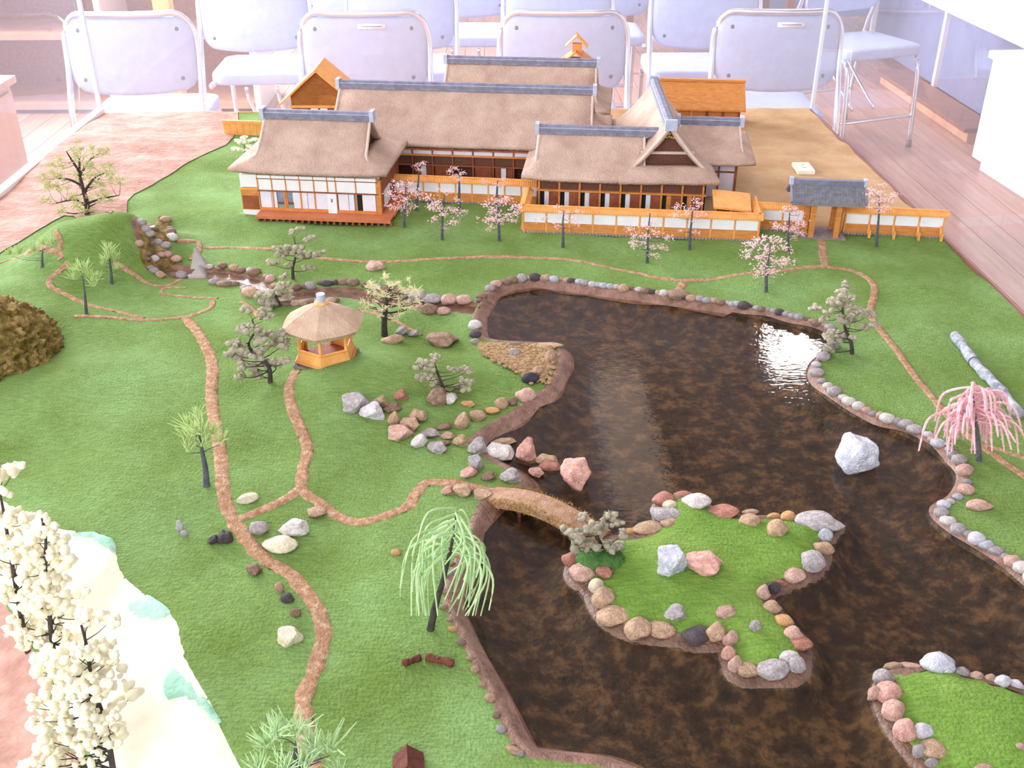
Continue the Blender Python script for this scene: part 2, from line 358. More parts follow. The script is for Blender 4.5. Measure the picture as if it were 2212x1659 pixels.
# furniture at the left
e = empty('wooden_cabinet', (-1.96, 3.3, 0), .0); tag(e, 'pale wooden cabinet at the far left beside the slate floor', 'cabinet')
box('body', -.5, .32, -.5, .35, .06, .54, OAK, e); box('top', -.53, .34, -.53, .37, .54, .565, OAK, e, .004); box('plinth', -.47, .29, -.47, .32, 0, .06, BROWNT, e)
for k in range(2): d = box('door', .32, .332, -.47+k*.41, -.08+k*.41, .09, .52, OAK, e, .003); box('knob', .332, .345, -.11+k*.07, -.09+k*.07, .4, .42, CHROME, d)
e = empty('wooden_post', (-1.36, 4.62, 0)); tag(e, 'slim orange wooden post behind the far-left chairs', 'post')
box('shaft', -.035, .035, -.035, .035, .03, 1.2, WOODL, e, .004); box('foot', -.08, .08, -.08, .08, 0, .03, WOODL, e, .004)
e = empty('low_bookcase', (-1.86, 5.5, 0)); tag(e, 'dark brown low bookcase at the top left behind the chairs', 'bookcase')
for x in (-.75, -.02, .70): box('upright', x-.015, x+.015, -.2, .2, 0, .75, CABW if x > -.1 else OAK, e)
for z in (.02, .36, .72): box('shelf', -.73, .68, -.2, .2, z, z+.03, OAK, e)
box('back_board', -.75, .70, .2, .22, 0, .75, WOODD, e)
e = empty('grey_screen', (-3.25, 5.0, 0), .2); tag(e, 'grey upholstered screen at the top left corner', 'screen')
box('panel', -.6, .55, -.02, .02, .1, 1.3, VINYL, e, .006)
for x in (-.5, .45): box('foot', x-.03, x+.03, -.2, .2, 0, .1, CHROME, e)

# ceiling luminaires, mirrored in the pond
def luminaire(x, y, z, lx, ly, s, label, col=(1, .97, .9)):
    e = empty('ceiling_light', (x, y, z)); tag(e, label, 'lamp', 'ceiling lights over the room')
    box('housing', -lx/2-.03, lx/2+.03, -ly/2-.03, ly/2+.03, 0, .06, CABW, e); box('diffuser', -lx/2, lx/2, -ly/2, ly/2, -.015, 0, lamp_mat('lamp_diffuser', s, col), e)
    for sy in (-1, 1):
        bm = bmesh.new(); tube(bm, [(0, sy*ly*.4, .06), (0, sy*ly*.4, .6)], .006, 6); mesh_obj('hanger', bm, CHROME, e)
luminaire(1.76, 5.41, 2.8, .28, .50, 60, 'bright ceiling light mirrored as a white glare in the pond')
luminaire(.70, 4.45, 2.8, .24, 1.35, 1.1, 'dim long ceiling light mirrored as a brown band in the pond', (1, .72, .48))

# ================================================================== TERRAIN
X0, X1, Y0, Y1, ST = -.97, .82, .40, 2.65, .004
def poly(px, z=ZB, n=5, closed=True):
    pts = [P(u, v, z) for u, v in px]; q = catclosed(pts, n) if closed else catmull(pts, n)
    return [(p.x, p.y) for p in q]
POND_PX = [(1036, 652), (1062, 622), (1110, 606), (1160, 601), (1220, 608), (1290, 618), (1370, 628), (1440, 638), (1500, 646), (1570, 656), (1640, 668), (1700, 681), (1760, 696), (1800, 712), (1812, 730), (1792, 756), (1770, 778), (1764, 800), (1780, 824), (1812, 850), (1852, 875), (1900, 896), (1950, 912), (1992, 932), (2030, 956), (2065, 985), (2085, 1012), (2088, 1045), (2072, 1072), (2038, 1090), (2034, 1110), (2062, 1136), (2102, 1160), (2150, 1188), (2192, 1214), (2235, 1248), (2300, 1300), (2420, 1400), (2560, 1560), (2560, 1800), (2300, 1830), (1900, 1830), (1480, 1720), (1345, 1668), (1290, 1650), (1200, 1640), (1135, 1628), (1096, 1580), (1062, 1505), (1016, 1415), (982, 1352), (962, 1300), (972, 1240), (998, 1180), (1022, 1120), (1040, 1085), (1068, 1062), (1120, 1050), (1105, 1020), (1045, 985), (1015, 950), (1060, 915), (1120, 880), (1168, 846), (1194, 810), (1206, 772), (1196, 748), (1150, 742), (1080, 738), (1036, 728), (1026, 700), (1024, 676)]
ISL_PX = [(1226, 1228), (1238, 1196), (1262, 1172), (1300, 1152), (1370, 1148), (1406, 1136), (1418, 1110), (1414, 1085), (1434, 1068), (1480, 1064), (1528, 1082), (1560, 1098), (1612, 1106), (1660, 1107), (1712, 1110), (1760, 1108), (1812, 1120), (1812, 1136), (1790, 1165), (1790, 1196), (1765, 1232), (1726, 1248), (1688, 1266), (1668, 1284), (1684, 1310), (1706, 1338), (1730, 1362), (1745, 1396), (1744, 1432), (1728, 1456), (1686, 1462), (1620, 1462), (1580, 1450), (1566, 1415), (1552, 1390), (1500, 1386), (1430, 1372), (1372, 1366), (1314, 1342), (1284, 1306), (1264, 1266), (1238, 1248)]
ISR_PX = [(1896, 1470), (1930, 1440), (1980, 1436), (2030, 1422), (2080, 1444), (2140, 1462), (2200, 1480), (2300, 1530), (2400, 1640), (2380, 1760), (2180, 1800), (2050, 1720), (2000, 1655), (1950, 1600), (1906, 1530)]
POND = poly(POND_PX, n=4); ISL = poly(ISL_PX, n=4); ISR = poly(ISR_PX, n=4)
STREAM_PX = [(330, 505), (345, 530), (330, 560), (350, 585), (400, 590), (450, 588), (500, 592), (550, 605), (575, 625), (610, 640), (660, 636), (720, 628), (780, 630), (830, 642), (890, 652), (960, 658), (1035, 665)]
STREAM = poly(STREAM_PX, n=5, closed=False)
EDGE_PX = [(1000, 2600), (640, 1900), (540, 1680), (500, 1600), (468, 1530), (425, 1450), (400, 1390), (392, 1335), (320, 1275), (276, 1240), (262, 1200), (240, 1160), (190, 1148), (110, 1130), (20, 1085), (-120, 1040), (-400, 1000)]
EDGE = poly(EDGE_PX, n=4, closed=False)

nx = int(round((X1-X0)/ST))+1; ny = int(round((Y1-Y0)/ST))+1
gx = np.linspace(X0, X1, nx); gy = np.linspace(Y0, Y1, ny); GX, GY = np.meshgrid(gx, gy)
def dist_poly(pl, closed=True):
    D = np.full(GX.shape, 9.); n = len(pl)
    for i in range(n if closed else n-1):
        ax, ay = pl[i]; bx_, by_ = pl[(i+1) % n]; dx, dy = bx_-ax, by_-ay; l2 = dx*dx+dy*dy+1e-12
        t = np.clip(((GX-ax)*dx+(GY-ay)*dy)/l2, 0, 1); D = np.minimum(D, np.hypot(GX-ax-t*dx, GY-ay-t*dy))
    return D
def inside(pl):
    I = np.zeros(GX.shape, bool); n = len(pl)
    for i in range(n):
        ax, ay = pl[i]; bx_, by_ = pl[(i+1) % n]
        c = ((ay > GY) != (by_ > GY)) & (GX < (bx_-ax)*(GY-ay)/(by_-ay+1e-15)+ax); I ^= c
    return I
def sstep(a, b_, x):
    t = np.clip((x-a)/(b_-a), 0, 1); return t*t*(3-2*t)
H = np.zeros(GX.shape)
def bump(u, v, h, sx, sy, p=1.0, rot=0):
    global H
    c = P(u, v); dx, dy = GX-c.x, GY-c.y
    if rot: dx, dy = dx*math.cos(rot)+dy*math.sin(rot), -dx*math.sin(rot)+dy*math.cos(rot)
    H = H+h*np.exp(-((dx/sx)**2+(dy/sy)**2)**p)
bump(205, 572, .080, .105, .085, 1.5)        # mound under the big tree
bump(330, 540, .030, .06, .07)               # waterfall shoulder
bump(60, 650, .020, .16, .09)
bump(300, 700, .010, .20, .05)
bump(150, 840, .022, .20, .14)
bump(760, 850, .026, .12, .10, 1.2)          # pavilion hill
bump(930, 840, .014, .12, .06)
bump(560, 740, .008, .08, .06)
bump(330, 1080, .014, .16, .14)
bump(560, 1420, .010, .12, .12)
bump(200, 330, .016, .22, .20)               # soil bank
rng = np.random.RandomState(3)
for k in range(60):
    a = rng.uniform(0, 6.28); f = rng.uniform(15, 60); H += .00035*np.sin((GX*math.cos(a)+GY*math.sin(a))*f+rng.uniform(0, 6))
# courtyard and pond surroundings stay level
lev = sstep(.0, .08, dist_poly(POND)+9*0)*(~inside(POND)); H = H*lev
# ground falls away beyond the lawn's left rim
de = dist_poly(EDGE, False); lowreg = inside([tuple(p) for p in EDGE]+[(-3, 2.0), (-3, -2), (1.2, -2)])
H = np.where(lowreg, H-.075*sstep(0, .17, de), H)
# stream bed
ds = dist_poly(STREAM, False); H = H-.009*(1-sstep(.006, .028, ds))
# pond and islands
inp = inside(POND); isl = inside(ISL) | inside(ISR)
dp = dist_poly(POND); dI = np.minimum(dist_poly(ISL), dist_poly(ISR))
dep = np.maximum(-.014*sstep(.0, .022, dp)-.016*sstep(.018, .07, dp), -.007-.023*sstep(0, .03, dI))
H = np.where(inp & ~isl, dep, H)
dI = np.minimum(dist_poly(ISL), dist_poly(ISR)); H = np.where(isl & inp, -.007+.009*sstep(0, .03, dI)+.004*sstep(.02, .09, dI), H)
H += ZB
WZ = ZB-.0095
def Hs(x, y):
    fx = min(max((x-X0)/ST, 0), nx-1.001); fy = min(max((y-Y0)/ST, 0), ny-1.001); i, j = int(fx), int(fy); a, b_ = fx-i, fy-j
    return (H[j, i]*(1-a)+H[j, i+1]*a)*(1-b_)+(H[j+1, i]*(1-a)+H[j+1, i+1]*a)*b_
def T(u, v, lift=0, water=False):
    d = ray(u, v); t = (ZB+.16-CH)/d.z; st = .004
    o = Vector((0, 0, CH))
    for k in range(700):
        p = o+d*t; h = Hs(p.x, p.y)
        if water: h = max(h, WZ)
        if p.z <= h+lift: break
        t += st
    lo, hi = t-st, t
    for k in range(8):
        md = (lo+hi)/2; p = o+d*md; h = Hs(p.x, p.y)
        if water: h = max(h, WZ)
        if p.z <= h+lift: hi = md
        else: lo = md
    p = o+d*hi; return p
vs = np.stack([GX.ravel(), GY.ravel(), H.ravel()], 1)
idx = np.arange(nx*ny).reshape(ny, nx)
fs = np.stack([idx[:-1, :-1], idx[:-1, 1:], idx[1:, 1:], idx[1:, :-1]], -1).reshape(-1, 4)
me = bpy.data.meshes.new('lawn'); me.vertices.add(len(vs)); me.vertices.foreach_set('co', vs.ravel())
me.loops.add(fs.size); me.loops.foreach_set('vertex_index', fs.ravel().astype(np.int32)); me.polygons.add(len(fs)); me.polygons.foreach_set('loop_start', np.arange(0, fs.size, 4, dtype=np.int32))
me.update(); me.validate()
me.materials.append(GRASS); me.materials.append(BED)
wet = (inp & ~isl & (dp > .006)); wf = (wet[:-1, :-1] | wet[1:, 1:] | wet[:-1, 1:] | wet[1:, :-1]).ravel().astype(np.int32); me.polygons.foreach_set('material_index', wf)
lawn = me_obj('lawn', me, GRASS, None, True); tag(lawn, 'green flocked lawn of the model garden', None, None, 'structure')

def patch(name, pts, m, step=.012, dz=.0016, bound=.006, edge=-.0006, parent=None):
    """a sheet of ground laid over the terrain inside a closed outline given in metres"""
    loop = []
    for i in range(len(pts)):
        a, b_ = Vector(pts[i][:2]), Vector(pts[(i+1) % len(pts)][:2]); k = max(1, int((b_-a).length/bound))
        for j in range(k): loop.append(a+(b_-a)*j/k)
    n = len(loop); xs = [p.x for p in loop]; ys = [p.y for p in loop]
    inner = []; y = min(ys)+step/2; row = 0
    while y < max(ys):
        cr = sorted(loop[i].x+(y-loop[i].y)*(loop[(i+1) % n].x-loop[i].x)/(loop[(i+1) % n].y-loop[i].y) for i in range(n) if (loop[i].y > y) != (loop[(i+1) % n].y > y))
        for a, b_ in zip(cr[::2], cr[1::2]):
            x = a+step*.5
            while x < b_-step*.4: inner.append(Vector((x+(row % 2)*.0, y))); x += step
        y += step; row += 1
    allp = loop+inner
    vo, eo, fo, ov, oe, of = delaunay_2d_cdt(allp, [(i, (i+1) % n) for i in range(n)], [], 1, 1e-6)
    V = []
    for i, q in enumerate(vo):
        isb = any(k < n for k in ov[i]) if ov[i] else False
        V.append((q.x, q.y, Hs(q.x, q.y)+(edge if isb else dz)))
    F_ = []
    for f in fo:
        a, b_, c = (Vector(V[k]) for k in f[:3])
        F_.append(f if (b_-a).cross(c-a).z > 0 else f[::-1])
    return py_obj(name, V, F_, m, parent, True)
def ppx(px, n=4, water=False):
    return [(p.x, p.y) for p in catclosed([T(u, v, 0, water) for u, v in px], n)]
inb = lambda p: (min(max(p[0], X0+.0005), X1-.0005), min(max(p[1], Y0+.0005), Y1-.0005))
# pond bed (its shallow rim is the bare earth bank)
bed = patch('pond_bed', [inb(p) for p in POND], BED, .009, .001); tag(bed, 'dark brown pond bed under the water', None, None, 'structure')
# earth bank: the ring of ground along the shore
def ring(name, pl, w0, w1, m, dz, sgn=1, keep=None):
    V = []; Fc = []; n = len(pl)
    c = [Vector(p) for p in pl]
    ar = sum(c[i].x*c[(i+1) % n].y-c[(i+1) % n].x*c[i].y for i in range(n)); s = (1 if ar > 0 else -1)*sgn
    for i in range(n):
        t = (c[(i+1) % n]-c[i-1]).normalized(); nn = Vector((-t.y, t.x))*s
        for k in range(5):
            q = c[i]+nn*(w0+(w1*(.55 if c[i].x > .38 else 1)*(.8+.35*nz3(c[i].x, c[i].y, 0, 18))-w0)*k/4); V.append((q.x, q.y, Hs(q.x, q.y)+(dz if k else -.0005)))
    for i in range(n):
        j = (i+1) % n
        for k in range(4):
            f = (i*5+k, j*5+k, j*5+k+1, i*5+k+1); Fc.append(f)
    o = py_obj(name, V, Fc, m, None, True)
    return o
inx = lambda pl: [inb(p) for p in pl]
tag(ring('pond_bank', inx(POND), -.003, .026, BANK, .0024), 'bare brown earth bank sloping into the pond', None, None, 'structure')
tag(ring('island_bank', ISL, -.007, .012, IBANK, .0020, 1), 'bare earth rim of the middle island', None, None, 'structure')
tag(ring('islet_bank', inx(ISR), -.007, .012, IBANK, .0020, 1), 'bare earth rim of the corner island', None, None, 'structure')
tag(patch('island_turf', [(Vector(p)) for p in ISL], GRASS2, .006, .0018), 'bright green turf of the middle island', None, None, 'structure')
tag(patch('islet_turf', inx(ISR), GRASS2, .01, .0018), 'bright green turf of the corner island', None, None, 'structure')
# water sheets
def flat(name, pl, z, m):
    n = len(pl); vo, eo, fo, ov, oe, of = delaunay_2d_cdt([Vector(p) for p in pl], [(i, (i+1) % n) for i in range(n)], [], 1, 1e-6)
    F_ = []
    for f in fo:
        a, b_, c = (vo[k] for k in f[:3]); F_.append(f if (b_-a).cross(c-a) > 0 else f[::-1])
    return py_obj(name, [(q.x, q.y, z) for q in vo], F_, m)
tag(flat('pond_water', inx(POND), WZ, WATER), 'still glossy brown water filling the whole pond', 'water', None, 'stuff')
SBED = mat('stream_bed', (104, 76, 58), (158, 124, 100), .8, 60, .8, 260, c3=(130, 98, 78))
def strip(pl, wid, dz, m, name, label):
    V = []; Fc = []
    for i, p in enumerate(pl):
        a = Vector(pl[max(i-1, 0)]); b_ = Vector(pl[min(i+1, len(pl)-1)]); t = (b_-a).normalized(); nn = Vector((-t.y, t.x))
        for k, q in enumerate((-1.1, -.8, -.4, 0, .4, .8, 1.1)):
            w_ = wid*(1+.3*nz3(p[0], p[1], q, 30)); x, y = p[0]+nn.x*q*w_, p[1]+nn.y*q*w_; V.append((x, y, Hs(x, y)+(dz if 0 < k < 6 else -.0008)))
    for i in range(len(pl)-1):
        for k in range(6): Fc.append((i*7+k, i*7+k+1, i*7+k+8, i*7+k+7))
    tag(py_obj(name, V, Fc, m, None, True), label, None, None, 'structure')
strip(STREAM, .021, .0018, SBED, 'stream_bed', 'brown gravelly bed of the little stream')
tag(patch('gully_bed', ppx([(300, 476), (340, 470), (372, 488), (380, 512), (362, 540), (380, 566), (370, 596), (330, 590), (306, 562), (300, 520)], 4), MOSS, .006, .0022), 'brown mossy bed of the waterfall gully', None, None, 'structure')
V = []; Fc = []
for i, p in enumerate(STREAM):
    a = Vector(STREAM[max(i-1, 0)]); b_ = Vector(STREAM[min(i+1, len(STREAM)-1)]); t = (b_-a).normalized(); nn = Vector((-t.y, t.x)); w_ = .0075+.003*nz3(p[0], p[1], 1, 20)
    zc = Hs(*p)
    for s in (-1, -.4, .4, 1): V.append((p[0]+nn.x*s*w_*1.5, p[1]+nn.y*s*w_*1.5, zc+.0042))
for i in range(len(STREAM)-1):
    for k in range(3): Fc.append((i*4+k, i*4+k+1, i*4+k+5, i*4+k+4))
tag(py_obj('stream_water', V, Fc, STREAMW, None, True), 'narrow glistening stream running from the waterfall to the pond', 'water', None, 'stuff')

# ground sheets other than lawn
soil = ppx([(505, 296), (440, 335), (390, 362), (330, 400), (275, 436), (240, 462), (160, 468), (100, 488), (40, 525), (0, 548), (-60, 600), (-220, 600), (-260, 500), (-160, 420), (0, 330), (120, 240), (232, 215), (360, 215), (505, 215)], 3)
tag(patch('soil_bank', inx(soil), SOIL, .012, .002, edge=.0015), 'sunlit pink-brown bare soil at the upper left', None, None, 'structure')
soil2 = ppx([(-300, 1150), (-40, 1240), (20, 1310), (50, 1360), (95, 1430), (110, 1500), (150, 1560), (210, 1660), (260, 1760), (-100, 1860), (-420, 1500)], 3)
tag(patch('soil_slope', inx(soil2), SOIL, .012, .0022), 'pink-brown bare soil in the lower left corner', None, None, 'structure')
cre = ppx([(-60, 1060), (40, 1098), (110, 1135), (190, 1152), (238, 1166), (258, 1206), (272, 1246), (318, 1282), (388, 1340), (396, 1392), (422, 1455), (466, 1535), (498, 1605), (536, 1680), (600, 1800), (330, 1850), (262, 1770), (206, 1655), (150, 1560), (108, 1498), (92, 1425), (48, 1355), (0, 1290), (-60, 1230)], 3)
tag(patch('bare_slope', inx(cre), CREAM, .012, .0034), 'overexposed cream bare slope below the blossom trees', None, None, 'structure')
for px in ([(150, 1160), (200, 1150), (244, 1165), (250, 1195), (225, 1188), (190, 1170)], [(320, 1285), (370, 1320), (350, 1345), (300, 1345), (275, 1325), (282, 1300)], [(380, 1440), (440, 1500), (480, 1560), (460, 1560), (410, 1520), (360, 1520), (350, 1480)]):
    tag(patch('mint_flock_patch', ppx(px, 4), MINT, .006, .0046), 'pale mint green flock left on the cream slope', None, None, 'structure')
yard = [P(u, v) for u, v in [(500, 252), (800, 236), (1400, 232), (1695, 236), (1760, 250), (1900, 383), (1990, 466), (2022, 508)]]
o_ = P(1700, 500)
YP = [(-.52, 2.6495), (.8195, 2.6495), (.8195, 1.772), (.60, 1.815), (.42, 1.85), (.30, 1.95), (.1, 2.1), (-.25, 2.25), (-.52, 2.35)]
tag(patch('courtyard', YP, YARD, .02, .0022, edge=.002), 'plain brown gravel courtyard behind the gate', None, None, 'structure')
beach = ppx([(1028, 742), (1070, 742), (1150, 746), (1196, 752), (1200, 785), (1178, 822), (1140, 822), (1105, 795), (1060, 775)], 4)
tag(patch('gravel_beach', beach, GRAVEL, .006, .003), 'tan gravel beach on the tip of the headland', None, None, 'structure')

# scrub dome at the left edge
def dome(name, c, rx, ry, rz, m, parent=None, rough=.12, sc=25, sub=5):
    bm = bmesh.new(); bmesh.ops.create_icosphere(bm, subdivisions=sub, radius=1)
    for v in bm.verts:
        q = v.co.copy(); k = 1+rough*nz3(q.x, q.y, q.z, sc*.25)+rough*.6*nz3(q.x, q.y, q.z, sc)
        v.co = Vector((q.x*rx*k, q.y*ry*k, max(q.z, -.3)*rz*k))
    o = mesh_obj(name, bm, m, parent, True); o.location = c; return o
c = T(-52, 770); c.z = Hs(c.x, c.y)-.004
o = dome('scrub_mound', c, .112, .115, .082, MOSS, None, .10, 60, 6); tag(o, 'rounded brown mossy scrub mound at the left edge', 'mound')

# ------------------------------------------------------------------ paths
def path(px, wid, label, m=PATH, dz=.0011):
    wid *= .92
    pts = catmull([T(u, v) for u, v in px], 14); V = []; Fc = []
    for i, p in enumerate(pts):
        t = (pts[min(i+1, len(pts)-1)]-pts[max(i-1, 0)]); t.z = 0; t.normalize(); nn = Vector((-t.y, t.x, 0))
        for k, s in enumerate((-1.15, -.85, -.3, .3, .85, 1.15)):
            ww = wid/2*(1+.34*nz3(p.x, p.y, s*2, 70)+.22*nz3(p.x, p.y, s*3, 190)); q = p+nn*s*ww; V.append((q.x, q.y, Hs(q.x, q.y)+(dz if 0 < k < 5 else -.0008)))
    for i in range(len(pts)-1):
        for k in range(5): Fc.append((i*6+k, i*6+k+1, i*6+k+7, i*6+k+6))
    me = bpy.data.meshes.new('path'); me.from_pydata(V, [], [f[::-1] for f in Fc]); me.update()
    bm = bmesh.new(); bm.from_mesh(me)
    for f in bm.faces:
        if f.normal.z < 0: f.normal_flip()
    bm.to_mesh(me); bm.free()
    o = me_obj('garden_path', me, m, None, True); tag(o, label, None, None, 'structure'); return o
path([(440, 535), (500, 535), (560, 537), (610, 541), (680, 556), (750, 563), (830, 565), (930, 560), (1050, 555), (1180, 558), (1280, 570), (1350, 585), (1420, 600), (1475, 607)], .0095, 'long thin earth path across the upper lawn')
path([(380, 521), (425, 521), (430, 540), (412, 562)], .010, 'short path bend beside the waterfall')
path([(1475, 607), (1560, 600), (1650, 588), (1720, 580), (1790, 577), (1840, 585), (1875, 602), (1889, 625), (1882, 660), (1882, 685), (1905, 718), (1945, 768), (1990, 830), (2040, 890), (2090, 940), (2150, 985), (2240, 1050)], .0115, 'earth path curving round the right shore of the pond')
path([(1772, 508), (1777, 540), (1782, 576)], .015, 'straight path leading down from the gate')
path([(1478, 607), (1470, 622), (1468, 632)], .014, 'short spur of path to the stone step at the pond')
path([(2120, 962), (2170, 975), (2240, 1000)], .008, 'faint path under the weeping pink tree')
path([(398, 684), (425, 715), (445, 750), (459, 790), (457, 850), (462, 900), (475, 970), (480, 1030), (487, 1085), (505, 1125), (532, 1165), (575, 1210), (625, 1240), (665, 1285), (690, 1325), (698, 1365), (690, 1410), (672, 1470), (655, 1520), (660, 1590), (680, 1680)], .0165, 'long earth path winding down the left lawn')
path([(640, 800), (624, 840), (632, 885), (652, 935), (664, 970), (655, 1010), (650, 1056)], .0150, 'path running down from the thatched pavilion')
path([(650, 1056), (600, 1086), (550, 1108), (508, 1124)], .0125, 'short cross path joining the two left paths')
path([(650, 1058), (690, 1086), (730, 1115), (775, 1128), (830, 1115), (878, 1095), (900, 1065), (922, 1044), (980, 1044), (1066, 1062)], .0150, 'path curving past the willow to the bridge')
path([(460, 650), (456, 664), (430, 676), (398, 685), (340, 691), (280, 690), (230, 685), (160, 684)], .0085, 'thin path along the foot of the left hills')
path([(310, 688), (250, 672), (190, 658), (150, 640), (115, 622), (106, 605), (128, 585), (146, 568)], .0100, 'path looping round the left hillock')
path([(132, 560), (128, 540), (130, 520), (118, 498)], .0090, 'path climbing the tree mound')
path([(-30, 585), (20, 562), (60, 545), (110, 540), (132, 545)], .0085, 'path crossing the far left slope')
path([(245, 566), (290, 592), (335, 617), (372, 614), (402, 602)], .0080, 'faint earth trail below the waterfall')
path([(402, 622), (360, 622), (350, 634), (400, 641), (470, 645)], .0060, 'tiny looping trail in the left valley')
path([(520, 652), (545, 668), (565, 690)], .0090, 'short trail beside the stream bend')
path([(775, 668), (840, 688), (910, 724)], .0080, 'short trail behind the pavilion')

# ================================================================== CASE
e = empty('display_case', (0, 0, 0)); tag(e, 'glass display case with wooden base holding the model garden', 'display case')
box('base_cabinet', X0+.05, X1-.05, Y0+.05, Y1-.05, 0, .58, OAK, e); box('board', X0-.006, X1+.006, Y0-.01, Y1+.006, .58, ZB-.09, BROWNT, e)
box('edge_strip', X1, X1+.006, Y0, Y1, ZB-.09, ZB+.001, BROWNT, e); box('edge_strip', X0, X1, Y1, Y1+.006, ZB-.09, ZB+.001, WOOD, e)
box('edge_strip', X0-.02, X0, Y0, Y1+.006, ZB-.09, ZB+.012, RIM, e); box('edge_strip', X0, X1, Y0-.01, Y0, ZB-.09, ZB-.07, BROWNT, e)
def pane(x0, y0, x1, y1, z0, z1):
    return py_obj('glass_pane', [(x0, y0, z0), (x1, y1, z0), (x1, y1, z1), (x0, y0, z1)], [(0, 1, 2, 3)], GLASS, e)
pane(X0-.012, Y1+.012, X1+.012, Y1+.012, ZB, ZB+.70); pane(X1+.012, Y0, X1+.012, Y1+.012, ZB, ZB+.70); pane(X0-.012, Y0, X0-.012, Y1+.012, ZB, ZB+.70)
box('corner_strip', X0-.018, X0-.008, Y1+.008, Y1+.018, ZB, ZB+.7, GLASSE, e); box('corner_strip', X1+.008, X1+.016, Y1+.008, Y1+.016, ZB, ZB+.7, GLASSE, e)

# ================================================================== BUILDINGS
BA = math.radians(-7.5); O3 = Vector((.062, 1.809, ZB)); E1 = Vector((math.cos(BA), math.sin(BA), 0)); E2 = Vector((-math.sin(BA), math.cos(BA), 0))
def BL(m, n, z=0): return O3+E1*m+E2*n+Vector((0, 0, z))
def bempty(name, m, n): return empty(name, BL(m, n), BA)

